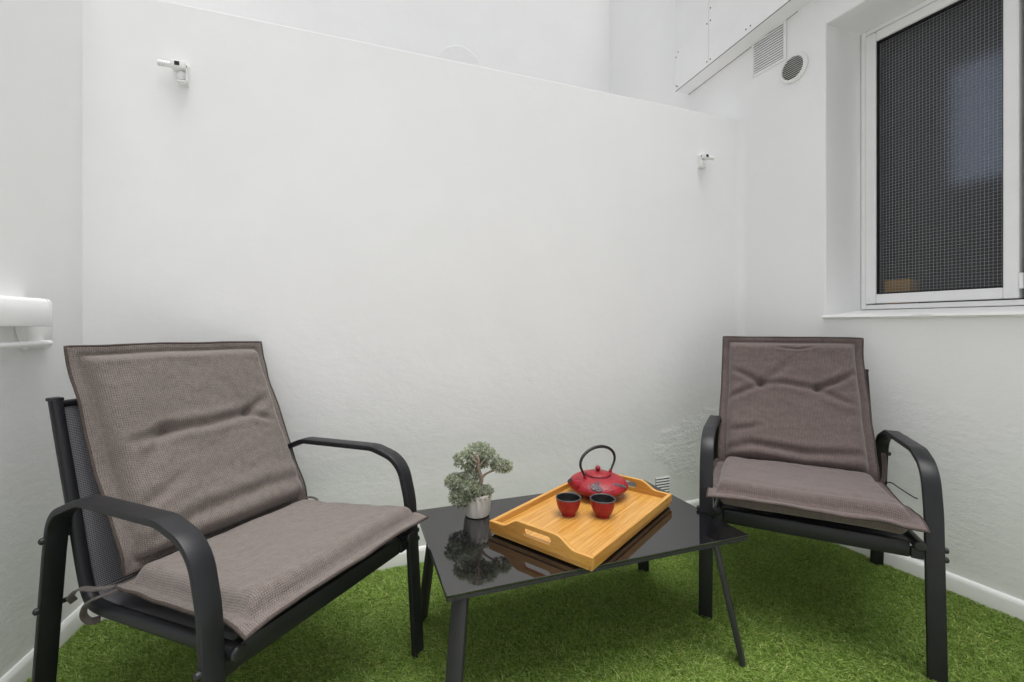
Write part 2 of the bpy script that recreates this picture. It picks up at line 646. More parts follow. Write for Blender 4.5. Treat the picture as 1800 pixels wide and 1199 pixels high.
obj('corner_fillet', fillet(0.055), M['plaster_low'], low, True, 50)

# the taller wall beyond the low one
far = wall_local('courtyard_wall', M['plaster'], 'tall bright white wall seen above and beyond the low wall',
                 (CX + dR.x * 1.22, CY + dR.y * 1.22, 0), A_LOW, -5.2, 0.03, 4.0, 0.2, 1)
pb = lathe([(0.165, -0.004), (0.165, 0.0006), (0.161, 0.0016)], 64)
for v in pb.verts:
    v.co = Vector((v.co.x, -v.co.z, v.co.y))
bmesh.ops.recalc_face_normals(pb, faces=pb.faces)
pt = obj('plaster_patch', pb, M['plaster_patch'])
place(pt, far.matrix_basis @ Vector((-1.25, 0, 2.832)), A_LOW)
tag(pt, 'faint round patch of plaster on the far wall just above the low wall', 'patch')

left = wall_local('courtyard_wall', M['plaster'], 'white wall at the left edge carrying the drying rail',
                  (LCX, LCY, 0), A_LEFT, -2.6, 5.2, 2.30, 0.2, -1)
skirting(left, 0.0, 5.2, 1)
rear = wall_local('courtyard_wall', M['plaster'], 'unseen white wall added behind the camera to block low sky light',
                  (0.2, -2.6, 0), A_LOW, -3.2, 3.6, 2.2, 0.2, -1)  # added out of view to keep horizon light off the low wall
# right wall with the window opening (local x runs away from the camera, local y into the courtyard)
WX0, WX1, WZ0, WZ1 = -1.62, -0.462, 1.045, 2.425
TH = 0.27


def right_wall_mesh():
    bm = bmesh.new()
    xs0, xs1, zb, zt = -6.0, 1.22, TURF_Z - 0.02, 4.0
    fr, bk = {}, {}
    for i, x in enumerate((xs0, WX0, WX1, xs1)):
        for j, z in enumerate((zb, WZ0, WZ1, (2.75, 2.75, 3.3, zt)[i])):
            fr[i, j] = bm.verts.new((x, 0, z))
            xx = x - 0.012 if i == 2 else (x + 0.012 if i == 1 else x)
            zz = z + 0.03 if j == 1 else (z + 0.006 if j == 2 else z)
            bk[i, j] = bm.verts.new((xx, -TH, zz))
    for i in range(3):
        for j in range(3):
            if (i, j) == (1, 1):
                continue
            bm.faces.new((fr[i, j], fr[i, j + 1], fr[i + 1, j + 1], fr[i + 1, j]))
            bm.faces.new((bk[i, j], bk[i + 1, j], bk[i + 1, j + 1], bk[i, j + 1]))
    hole = [(1, 1), (2, 1), (2, 2), (1, 2)]
    for a, b in zip(hole, hole[1:] + hole[:1]):
        bm.faces.new((fr[a], fr[b], bk[b], bk[a]))
    for a, b in (((0, 0), (0, 3)), ((3, 0), (3, 3))):
        col = [fr[a[0], j] for j in range(4)] + [bk[a[0], j] for j in range(3, -1, -1)]
        bm.faces.new(col)
    for j in (0, 3):
        bm.faces.new([fr[i, j] for i in range(4)] + [bk[i, j] for i in range(3, -1, -1)])
    bmesh.ops.recalc_face_normals(bm, faces=bm.faces)
    es = [e for e in bm.edges if all(abs(v.co.y) < 1e-6 and WX0 - 1e-4 <= v.co.x <= WX1 + 1e-4 and WZ0 - 1e-4 <= v.co.z <= WZ1 + 1e-4 for v in e.verts)]
    bevel(bm, 0.006, 3, es)
    return bm


right = obj('courtyard_wall', right_wall_mesh(), M['plaster_right'])
place(right, (CX, CY, 0), A_RIGHT)
tag(right, 'white wall on the right with the window and the two vents', 'wall')
skirting(right, -6.0, -0.014, 1, 0.058, 0.016)

# ------------------------------------------------------------------ window in the right wall
win = empty('window', 'tall white framed window of dark wired glass set deep in the right wall', 'window', (CX, CY, 0), A_RIGHT)
FY = -0.25                                           # plane of the frame front


def frame_ring(x0, x1, z0, z1, w, y0, y1, bv=0.003):
    bm = bmesh.new()
    box(x0, x0 + w, y0, y1, z0, z1, bv, 1, bm)
    box(x1 - w, x1, y0, y1, z0, z1, bv, 1, bm)
    box(x0 + w + .0006, x1 - w - .0006, y0, y1 - .0006, z0, z0 + w, bv, 1, bm)
    box(x0 + w + .0006, x1 - w - .0006, y0, y1 - .0006, z1 - w, z1, bv, 1, bm)
    return bm


obj('outer_frame', frame_ring(-1.589, -0.4765, 1.0765, 2.4305, 0.022, FY - 0.06, FY), M['white_metal'], win)


def sash(x0, x1, z0, z1, handle_side):
    s = obj('sash', frame_ring(x0, x1, z0, z1, 0.0435, FY - 0.05, FY + 0.006, 0.004), M['white_metal'], win)
    px0, px1, pz0, pz1 = x0 + 0.043, x1 - 0.043, z0 + 0.045, z1 - 0.045
    obj('seal', frame_ring(px0, px1, pz0, pz1, 0.005, FY - 0.03, FY - 0.004, 0.0), M['rubber'], s)
    obj('pane', box(px0 + .005, px1 - .005, FY - 0.026, FY - 0.020, pz0 + .005, pz1 - .005), M['wired_glass'], s)
    bm = bmesh.new()
    pr = circ(0.00042, 5)
    x = px0 + 0.011
    while x < px1 - 0.006:
        wob = [(x + random.uniform(-.0003, .0003), FY - 0.0198, pz0 + .006 + (pz1 - pz0 - .012) * k / 8) for k in range(9)]
        sweep(wob, pr, bm=bm, caps=False)
        x += 0.0127
    z = pz0 + 0.012
    while z < pz1 - 0.006:
        wob = [(px0 + .006 + (px1 - px0 - .012) * k / 8, FY - 0.0196, z + random.uniform(-.0003, .0003)) for k in range(9)]
        sweep(wob, pr, bm=bm, caps=False)
        z += 0.0138
    tag(obj('wire_mesh', bm, M['wire'], s), kind='stuff')
    return s


sash(-1.022, -0.4985, 1.104, 2.403, 1)
sash(-1.562, -1.036, 1.104, 2.403, -1)
hg = bmesh.new()
box(-1.0345, -1.0235, FY - 0.02, FY + 0.010, 1.14, 1.20, 0.002, 1, hg)
obj('hinge', hg, M['white_metal'], win)

# sloped sill with a slightly lumpy hand-plastered nose
bm = bmesh.new()
n = 60
rows = []
for i in range(n + 1):
    x = -1.75 + (1.75 - 0.455) * i / n
    w = noise.noise(Vector((x * 9, 0, 3.1))) * 0.0028 + noise.noise(Vector((x * 31, 0, 7.7))) * 0.0012
    rows.append([bm.verts.new(p) for p in ((x, 0.001, 1.030 + w), (x, 0.014 + w, 1.031 + w), (x, 0.018 + w, 1.037), (x, 0.014, 1.0465), (x, 0.001, 1.0490))])
for a, b in zip(rows, rows[1:]):
    for k in range(4):
        bm.faces.new((a[k], a[k + 1], b[k + 1], b[k]))
bm.faces.new(rows[0])
bm.faces.new(rows[-1][::-1])
bmesh.ops.recalc_face_normals(bm, faces=bm.faces)
obj('window_sill', bm, M['skirting'], win, True, 50)

# the dim room behind the glass, with its own far window standing open to the sky
room = bmesh.new()
RX0, RX1, RY0, RY1, RZ0, RZ1 = -2.0, -0.12, -1.45, -TH - 0.012, 0.2, 3.0
OX0, OX1, OZ0, OZ1 = -0.68, -0.32, 1.88, 2.62
box(RX0, RX1, RY0, RY1, RZ0 - 0.05, RZ0, 0, 1, room)
box(RX0, RX1, RY0, RY1, RZ1, RZ1 + 0.05, 0, 1, room)
box(RX0 - 0.05, RX0, RY0, RY1, RZ0, RZ1, 0, 1, room)
box(RX1, RX1 + 0.05, RY0, RY1, RZ0, RZ1, 0, 1, room)
box(RX0 - 0.05, OX0, RY0 - 0.05, RY0, RZ0 - 0.05, RZ1 + 0.05, 0, 1, room)
box(OX1, RX1 + 0.05, RY0 - 0.05, RY0, RZ0 - 0.05, RZ1 + 0.05, 0, 1, room)
box(OX0, OX1, RY0 - 0.05, RY0, RZ0 - 0.05, OZ0, 0, 1, room)
box(OX0, OX1, RY0 - 0.05, RY0, OZ1, RZ1 + 0.05, 0, 1, room)
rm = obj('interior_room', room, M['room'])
tp = bpy.data.materials.new('sky_dimming_filter')
tp.use_nodes = True
tp.node_tree.nodes.clear()
_o = tp.node_tree.nodes.new('ShaderNodeOutputMaterial')
_t = tp.node_tree.nodes.new('ShaderNodeBsdfTransparent')
_t.inputs['Color'].default_value = (0.40, 0.425, 0.465, 1)
tp.node_tree.links.new(_t.outputs[0], _o.inputs['Surface'])
obj('sky_dimmer', box(OX0 + .0005, OX1 - .0005, RY0 - 0.026, RY0 - 0.0245, OZ0 + .0005, OZ1 - .0005), tp, rm)  # added filter that dims the sky seen through the opening
place(rm, (CX, CY, 0), A_RIGHT)
tag(rm, kind='structure')
yb = obj('storage_box', box(-0.655, -0.55, -0.37, -0.300, 1.082, 1.215, 0.004), M['yellow'])
place(yb, (CX, CY, 0), A_RIGHT)
tag(yb, 'yellow box blurred behind the glass at the lower left of the window', 'box')
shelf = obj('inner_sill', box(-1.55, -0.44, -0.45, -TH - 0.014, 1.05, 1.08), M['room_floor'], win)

# ------------------------------------------------------------------ vents
def square_vent():
    t = empty('wall_vent', 'square white slatted vent grille under the metal cladding on the right wall', 'vent', (CX, CY, 0), A_RIGHT)
    x0, x1, z0, z1 = -0.258, -0.085, 2.372, 2.566
    obj('grille_frame', frame_ring(x0 - .012, x1 + .012, z0 - .012, z1, 0.014, 0.001, 0.0085, 0.002), M['white_plastic'], t)
    obj('backing', box(x0, x1, 0.0006, 0.0016, z0, z1 - .012), M['grey_gap'], t)
    nsl = 14
    me = None
    for i in range(nsl):
        z = z0 + 0.006 + i * (z1 - z0 - 0.022) / (nsl - 1)
        bm = prism([(0.0018, 0.0082), (0.0075, -0.0026), (0.0092, -0.0022), (0.0050, 0.0088)], 0, x0 + .003, x1 - .003)
        s = obj('slat', bm, M['white_plastic'], t)
        s.location = (0, 0, z)
        if me is None:
            me = s.data
        else:
            s.data = me
    return t


def round_vent():
    c = (-0.308, 2.293)
    t = empty('wall_vent', 'round white vent with black slits left of the window', 'vent',
              (CX + dR.x * c[0], CY + dR.y * c[0], c[1]), A_RIGHT)
    R = 0.072
    bm = lathe([(R - .016, 0.0), (R, 0.001), (R + .001, 0.006), (R - .002, 0.013), (R - .009, 0.017), (R - .015, 0.015), (R - .017, 0.008)], 56, cap=False)
    for v in bm.verts:
        v.co = Vector((v.co.x, v.co.z + 0.0008, v.co.y))
    bmesh.ops.recalc_face_normals(bm, faces=bm.faces)
    obj('ring', bm, M['white_plastic'], t, True, 40)
    bm = lathe([(R - .012, 0.0), (R - .012, 0.002)], 40)
    for v in bm.verts:
        v.co = Vector((v.co.x, v.co.z + 0.0006, v.co.y))
    bmesh.ops.recalc_face_normals(bm, faces=bm.faces)
    obj('backing', bm, M['grey_gap'], t)
    k = 11
    for i in range(k):
        z = -(R - .016) + (i + 0.5) * 2 * (R - .016) / k
        hw = math.sqrt(max(0, (R - .015) ** 2 - z * z))
        obj('slat', prism([(0.003, z + .0002), (0.0122, z - .0030), (0.0138, z - .0020), (0.0046, z + .0030)], 0, -hw, hw), M['white_plastic'], t)
    return t


def low_vent():
    t = empty('wall_vent', 'small slatted vent low on the plastered wall behind the table corner', 'vent', (CX, CY, 0), A_LOW)
    x0, x1, z0, z1 = -0.585, -0.497, 0.108, 0.206
    obj('backing', box(x0, x1, -0.0014, -0.0004, z0, z1), M['black'], t)
    for i in range(7):
        z = z0 + 0.006 + i * 0.0143
        bm = prism([(-0.0012, 0.0060), (-0.0036, -0.0012), (-0.0046, -0.0008), (-0.0022, 0.0072)], 0, x0, x1)
        s = obj('slat', bm, M['white_plastic'], t)
        s.location.z = z
    return t


square_vent()
round_vent()
low_vent()

# ------------------------------------------------------------------ sloping sheet-metal cladding above the right wall
clad = empty('wall_cladding', 'white sheet metal cladding with a sloping lower edge and screws, high on the right', 'cladding', (CX, CY, 0), A_RIGHT)
SL = (2.576 - 2.484) / (-0.404 - 0.381)
zc = lambda x: 2.484 + (x - 0.381) * SL
CW = 0.112
XE = 0.385
# soffit strip, panels butted at the seams, thin drip edge
obj('soffit', prism([(XE, zc(XE) + .001), (-3.0, zc(-3.0) + .001), (-3.0, zc(-3.0) + .005), (XE, zc(XE) + .005)], 1, 0.0012, CW - 0.002).copy()
    if False else prism([(XE, zc(XE)), (-3.0, zc(-3.0)), (-3.0, zc(-3.0) + .004), (XE, zc(XE) + .004)], 1, 0.0012, CW - 0.0005), M['white_sheet'], clad)
ztop = lambda x: 2.70 if x < WX0 else (2.70 + (x - WX0) / (WX1 - WX0) * 0.55 if x < WX1 else 3.25 + (x - WX1) * 0.41)
seams = [XE, 0.122, WX1, WX0, -3.0]
for a, b in zip(seams, seams[1:]):
    obj('panel', prism([(a - .0008, zc(a) - .004), (b + .0008, zc(b) - .004), (b + .0008, ztop(b)), (a - .0008, ztop(a))], 1, CW, CW + 0.0025, 0.0008, 1), M['white_sheet'], clad)
obj('end_panel', box(XE - .0035, XE - .001, 0.0012, CW - 0.001, zc(XE) + .004, 3.58), M['white_sheet'], clad)
obj('edge_strip', prism([(XE, zc(XE) - .0008), (-0.33, zc(-.33) - .0008), (-0.33, zc(-.33) + .0004), (XE, zc(XE) + .0004)], 1, 0.001, 0.004), M['grey_gap'], clad)
obj('edge_strip', prism([(XE, zc(XE) - .0062), (-1.6, zc(-1.6) - .0062), (-1.6, zc(-1.6) - .0042), (XE, zc(XE) - .0042)], 1, CW - 0.001, CW + 0.0022), M['grey_gap'], clad)
srw = bmesh.new()
lathe([(0.0042, 0), (0.0042, 0.001), (0.0030, 0.0026), (0.0008, 0.0032)], 10, srw)
for v in srw.verts:
    v.co = Vector((v.co.x, v.co.z + CW + 0.0024, v.co.y))
bmesh.ops.recalc_face_normals(srw, faces=srw.faces)
first = obj('screw', srw, M['screw'], clad, True)
spots = [(0.378, 2.692), (0.360, 2.716), (0.377, 2.512), (0.366, 2.502), (0.134, 2.755), (0.108, 2.760), (0.108, 2.832), (0.134, 2.534),
         (0.110, 2.537), (-0.125, 2.568), (-0.152, 2.572), (-0.40, 2.605), (-0.43, 2.61), (-0.7, 2.65), (-0.73, 2.652)]
for i, (x, z) in enumerate(spots):
    s = first if i == 0 else first.copy()
    if i:
        COL.objects.link(s)
    s.location = (x, 0, z)

# ------------------------------------------------------------------ clothes-line brackets on the low wall
def line_bracket(x, z, sgn, label, k=1.0):
    """white plastic bracket: wall plate, block with two dark slots, ribbed screw to one side, ball below on a small ledge"""
    t = empty('line_bracket', label, 'bracket', Vector((CX, CY, z)) + dB * x, A_LOW, 'white brackets on the low wall')
    F = lambda a, b: (min(a * sgn, b * sgn), max(a * sgn, b * sgn))
    obj('wall_plate', box(*F(-.012, .026), -0.006, -0.0005, -0.050, 0.038, 0.002), M['white_plastic'], t)
    bm = bmesh.new()
    box(*F(-.030, .024), -0.058, -0.0062, 0.006, 0.036, 0.004, 2, bm)
    obj('block', bm, M['white_plastic'], t, True, 40)
    obj('slot', box(*F(-.014, .004), -0.0592, -0.050, 0.013, 0.029, 0.0), M['black'], t)
    bm = lathe([(0.0045, 0), (0.0045, 0.002)], 14)
    for v in bm.verts:
        v.co = Vector(((0.0225 + v.co.z) * sgn, -0.034 + v.co.x, 0.022 + v.co.y))
    bmesh.ops.recalc_face_normals(bm, faces=bm.faces)
    obj('slot', bm, M['black'], t)
    prof = [(0.0001, 0), (0.011, 0.0005)]
    y = 0.0
    for i in range(5):
        prof += [(0.0125, 0.003 + i * .006), (0.0125, 0.0055 + i * .006), (0.0098, 0.0062 + i * .006), (0.0098, 0.0085 + i * .006)]
    prof += [(0.0115, 0.034), (0.0115, 0.060), (0.0001, 0.0605)]
    bm = lathe(prof, 24, cap=False)
    for v in bm.verts:
        v.co = Vector(((-0.0790 + v.co.z) * sgn, -0.032 + v.co.x, 0.021 + v.co.y))
    bmesh.ops.recalc_face_normals(bm, faces=bm.faces)
    obj('ribbed_screw', bm, M['white_plastic'], t, True, 35)
    bm = bmesh.new()
    bmesh.ops.create_uvsphere(bm, u_segments=20, v_segments=14, radius=0.017)
    for v in bm.verts:
        v.co = Vector((v.co.x * 1.0 + 0.006 * sgn, v.co.y - 0.028, v.co.z * 1.05 - 0.014))
    obj('ball', bm, M['white_plastic'], t, True)
    obj('ledge', box(*F(-.010, .024), -0.046, -0.0062, -0.046, -0.038, 0.003), M['white_plastic'], t)
    t.scale = (0.84, 0.74, 0.88)
    obj('side_cheek', box(*F(.021, .026), -0.040, -0.0062, -0.0375, 0.0055, 0.0015), M['white_plastic'], t)
    return t


line_bracket(-2.652, 1.903, 1, 'white plastic wall bracket high on the left end of the low wall, screw pointing left')
line_bracket(-0.286, 1.889, -1, 'white plastic wall bracket near the corner with the right wall, screw pointing right')

# ------------------------------------------------------------------ drying rail on the left wall (local x along the wall to the camera, local y into the courtyard)
rail = empty('drying_rail', 'white wall mounted drying rail with a casing and thin rod at the left edge', 'drying rail', (LCX, LCY, 0), A_LEFT)
pts = [(0.0008, 1.078), (0.046, 1.076), (0.056, 1.072), (0.061, 1.064), (0.064, 1.040), (0.064, 1.004), (0.062, 0.998), (0.058, 0.9965), (0.0008, 1.006)]
obj('casing', prism(pts, 0, 0.262, 1.35), M['white_metal'], rail, True, 40)
obj('end_cap', prism([(y * 1.03, 1.035 + (z - 1.035) * 1.03) for y, z in pts], 0, 0.2545, 0.2615), M['white_plastic'], rail, True, 40)
pl = prism([(0.165, 1.05), (0.300, 1.009), (0.268, 0.931), (0.168, 0.934)], 1, 0.0008, 0.016, 0.003)
obj('wall_plate', pl, M['white_plastic'], rail, True, 40)
pl = prism([(1.22, 1.009), (1.36, 1.009), (1.33, 0.931), (1.24, 0.931)], 1, 0.0008, 0.016, 0.003)
obj('wall_plate', pl, M['white_plastic'], rail, True, 40)
path = round_path([(0.215, 0.012, 0.948), (0.215, 0.040, 0.948), (1.30, 0.040, 0.948), (1.30, 0.012, 0.948)], [0.02, 0.02], 6)
obj('rod', sweep(path, circ(0.0085, 14)), M['white_metal'], rail, True, 60)

# ------------------------------------------------------------------ artificial turf
def turf():
    # floor polygon: left corner, low/right corner, right wall towards the camera, back along the left wall
    a = np.array([LCX, LCY]); b = np.array([CX, CY])
    c = b - np.array([dR.x, dR.y]) * 2.35
    d = a + np.array([dL.x, dL.y]) * 1.15
    poly = np.array([a, b, c, d])
    base = bmesh.new()
    base.faces.new([base.verts.new((p[0], p[1], TURF_Z)) for p in (a, d, c, b)])
    bmesh.ops.recalc_face_normals(base, faces=base.faces)
    tag(obj('turf_base', base, M['ground']), kind='structure')

    # sample the quad: near the camera dense, all of it covered
    lo, hi = poly.min(0), poly.max(0)
    cnt = 1900000
    P = RNG.uniform(lo, hi, (cnt, 2))
    ins = np.ones(cnt, bool)
    for i in range(4):
        p, q = poly[i], poly[(i + 1) % 4]
        cr = (q[0] - p[0]) * (P[:, 1] - p[1]) - (q[1] - p[1]) * (P[:, 0] - p[0])
        ins &= cr < -0.004
    P = P[ins]
    dens = 110000.0
    area = 0.5 * abs(sum(poly[i][0] * poly[(i + 1) % 4][1] - poly[(i + 1) % 4][0] * poly[i][1] for i in range(4)))
    P = P[:int(area * dens)]
    n = len(P)
    # gather into small tufts in rows
    tuft = np.round(P / 0.0085) * 0.0085
    P = P * 0.62 + tuft * 0.38 + RNG.normal(0, 0.0006, P.shape)
    lowf = np.sin(P[:, 0] * 5.1 + 1.3) * np.cos(P[:, 1] * 6.3 + .4) + 0.6 * np.sin(P[:, 0] * 13.7 + P[:, 1] * 9.1) + 0.4 * np.sin(P[:, 1] * 23 - P[:, 0] * 17)
    az = 4.2 + lowf * 0.7 + RNG.normal(0, 1.25, n)
    lean = np.abs(RNG.normal(0.85, 0.42, n))
    ht = RNG.uniform(0.0095, 0.0170, n) * (1 + 0.06 * lowf)
    w = RNG.uniform(0.0009, 0.0016, n)
    curly = RNG.random(n) < 0.13
    ht[curly] *= 0.62
    lean[curly] *= 1.9
    dx, dy = np.cos(az), np.sin(az)
    fx, fy = -np.sin(az + RNG.normal(0, .6, n)), np.cos(az + RNG.normal(0, .6, n))
    V = np.zeros((n, 5, 3), np.float32)
    m = ht * 0.55
    V[:, 0, 0] = P[:, 0] - fx * w; V[:, 0, 1] = P[:, 1] - fy * w
    V[:, 1, 0] = P[:, 0] + fx * w; V[:, 1, 1] = P[:, 1] + fy * w
    mx, my = P[:, 0] + dx * lean * m * 0.55, P[:, 1] + dy * lean * m * 0.55
    V[:, 2, 0] = mx + fx * w * .9; V[:, 2, 1] = my + fy * w * .9; V[:, 2, 2] = m
    V[:, 3, 0] = mx - fx * w * .9; V[:, 3, 1] = my - fy * w * .9; V[:, 3, 2] = m
    V[:, 4, 0] = P[:, 0] + dx * lean * ht * 1.35; V[:, 4, 1] = P[:, 1] + dy * lean * ht * 1.35
    V[:, 4, 2] = ht * (1 - 0.18 * np.minimum(lean, 1.5))
    V[:, :, 2] += TURF_Z
    V = V.reshape(-1, 3)
    me = bpy.data.meshes.new('grass')
    me.vertices.add(len(V))
    me.vertices.foreach_set('co', V.ravel())
    k = np.arange(n, dtype=np.int32)[:, None] * 5
    loops = np.concatenate([k + np.array([[0, 1, 2, 3]]), k + np.array([[3, 2, 4]])], 1).astype(np.int32)
    me.loops.add(loops.size)
    me.loops.foreach_set('vertex_index', loops.ravel())
    starts = (np.arange(n, dtype=np.int32)[:, None] * 7 + np.array([[0, 4]], np.int32)).ravel()
    me.polygons.add(2 * n)
    me.polygons.foreach_set('loop_start', starts)
    me.update(calc_edges=True)
    t = np.clip(RNG.beta(0.9, 1.05, n) * 0.90 + 0.03 * lowf, 0, 0.9)
    t[curly] = RNG.uniform(0.86, 1.0, curly.sum())
    at = me.attributes.new('tint', 'FLOAT', 'POINT')
    at.data.foreach_set('value', np.repeat(t, 5).astype(np.float32))
    me.materials.append(M['turf'])
    o = bpy.data.objects.new('grass', me)
    COL.objects.link(o)
    tag(o, 'short green artificial grass covering the courtyard floor', 'grass', kind='stuff')


turf()

# ------------------------------------------------------------------ armchairs
W2 = 0.303                                           # half distance between the side frames
FOOT = TURF_Z + 0.002


def build_chair(label):
    t = empty('armchair', label, 'chair', group='pair of garden armchairs')
    bar = rrect(0.044, 0.0165, 0.0035, 2)
    prof = [(-0.004, FOOT), (0.026, 0.46), (0.058, 0.578), (0.165, 0.6065), (0.478, 0.5965), (0.612, 0.545), (0.634, 0.44), (0.706, FOOT)]
    radii = [0.30, 0.10, 0.13, 0.10, 0.09, 0.25]
    for s in (-1, 1):
        path = round_path([(s * W2, y, z) for y, z in prof], radii, 9)
        f = obj('side_frame', sweep(path, bar, side=(1, 0, 0)), M['frame'], t, True, 35)
        for (y, z) in ((0.019, 0.357), (0.0175, 0.331), (0.626, 0.482), (0.6545, 0.306)):
            bm = lathe([(0.0085, 0), (0.0085, 0.004), (0.007, 0.008), (0.003, 0.010)], 14)
            for v in bm.verts:
                v.co = Vector((s * (W2 + 0.0215 + v.co.z), y + v.co.x, z + v.co.y))
            bmesh.ops.recalc_face_normals(bm, faces=bm.faces)
            obj('bolt', bm, M['bolt'], f, True, 40)
            if (y, z) in ((0.626, 0.482), (0.6545, 0.306)):
                bm = lathe([(0.006, 0), (0.006, 0.014)], 12)
                for v in bm.verts:
                    v.co = Vector((s * (W2 - 0.0225 - v.co.z), y + v.co.x, z + v.co.y))
                bmesh.ops.recalc_face_normals(bm, faces=bm.faces)
                obj('spacer', bm, M['bolt'], f, True, 40)
    # sling rails: from the top of the back down, bent, and forward under the seat
    tube = rrect(0.026, 0.028, 0.009, 3)
    XR = 0.266
    rp = [(0.732, 0.805), (0.682, 0.665), (0.632, 0.53), (0.588, 0.40), (0.552, 0.322), (0.47, 0.3235), (0.0, 0.366)]
    for s in (-1, 1):
        path = round_path([(s * XR, y, z) for y, z in rp], [0.8, 0.8, 0.8, 0.06, 0.3], 6)
        r = obj('sling_rail', sweep(path, tube, side=(1, 0, 0)), M['frame'], t, True, 35)
        bm = lathe([(0.0150, 0), (0.0155, 0.004), (0.0125, 0.008), (0.004, 0.0095)], 18)
        for v in bm.verts:
            v.co = Vector((s * XR + v.co.x, -0.0005 - v.co.z, 0.366 + v.co.y))
        bmesh.ops.recalc_face_normals(bm, faces=bm.faces)
        obj('end_cap', bm, M['bolt'], r, True, 40)
        bm = box(s * XR - .015, s * XR + .015, 0.719, 0.748, 0.801, 0.811, 0.004)
        obj('end_cap', bm, M['bolt'], r, True, 40)
    # cross bars
    b1 = obj('cross_bar', box(-0.250, 0.250, 0.020, 0.044, 0.318, 0.366, 0.005), M['frame'], t, True, 40)
    for s in (-1, 1):
        obj('bracket', box(min(s * .2505, s * .2803), max(s * .2505, s * .2803), 0.018, 0.030, 0.318, 0.352, 0.003), M['frame'], b1)
    obj('cross_bar', box(-0.2525, 0.2525, 0.515, 0.537, 0.284, 0.308, 0.005), M['frame'], t, True, 40)
    obj('cross_bar', sweep([(-0.2525, 0.7305, 0.793), (0.2525, 0.7305, 0.793)], circ(0.009, 12)), M['frame'], t, True, 60)
    # sling: back and seat in one sheet, sagging between the rails
    bm = bmesh.new()
    uv = bm.loops.layers.uv.new('UVMap')
    prof = catmull([(0, y + .004, z) for y, z in ((0.725, 0.793), (0.682, 0.668), (0.632, 0.533), (0.590, 0.408), (0.556, 0.335), (0.50, 0.326), (0.40, 0.331), (0.20, 0.349), (0.045, 0.364))], 6)
    nx = 16
    grid, ln = [], 0.0
    for i, p in enumerate(prof):
        if i:
            ln += (p - prof[i - 1]).length
        row = []
        for k in range(nx + 1):
            x = -0.256 + 0.512 * k / nx
            sag = (1 - (x / 0.256) ** 2) * 0.018
            row.append((bm.verts.new((x, p.y + sag * (0.8 if i < 24 else 0), p.z - sag * (0.2 if i < 24 else 1.0))), (x, ln)))
        grid.append(row)
    for a, b in zip(grid, grid[1:]):
        for k in range(nx):
            q = (a[k], a[k + 1], b[k + 1], b[k])
            f = bm.faces.new([v[0] for v in q])
            for lp, v in zip(f.loops, q):
                lp[uv].uv = v[1]
    o = obj('sling', bm, M['sling'], t, True)
    md = o.modifiers.new('thickness', 'SOLIDIFY')
    md.thickness = 0.0016
    md.offset = 0
    return t


def copy_tree(o, parent=None):
    c = o.copy()
    COL.objects.link(c)
    if parent is not None:
        c.parent = parent
    for ch in [x for x in bpy.data.objects if x.parent == o]:
        copy_tree(ch, c)
    return c


CHAIR_L = ((-0.4201, 1.1196, 0), 1.1357)
CHAIR_R = ((0.9385, 1.4290, 0), -0.4866)
chair = build_chair('black metal armchair nearest the camera on the left, its flat left armrest in front')
chair2 = copy_tree(chair)
place(chair, *CHAIR_L)
place(chair2, *CHAIR_R)
chair2['label'] = 'black metal armchair in the corner below the window, facing the table'

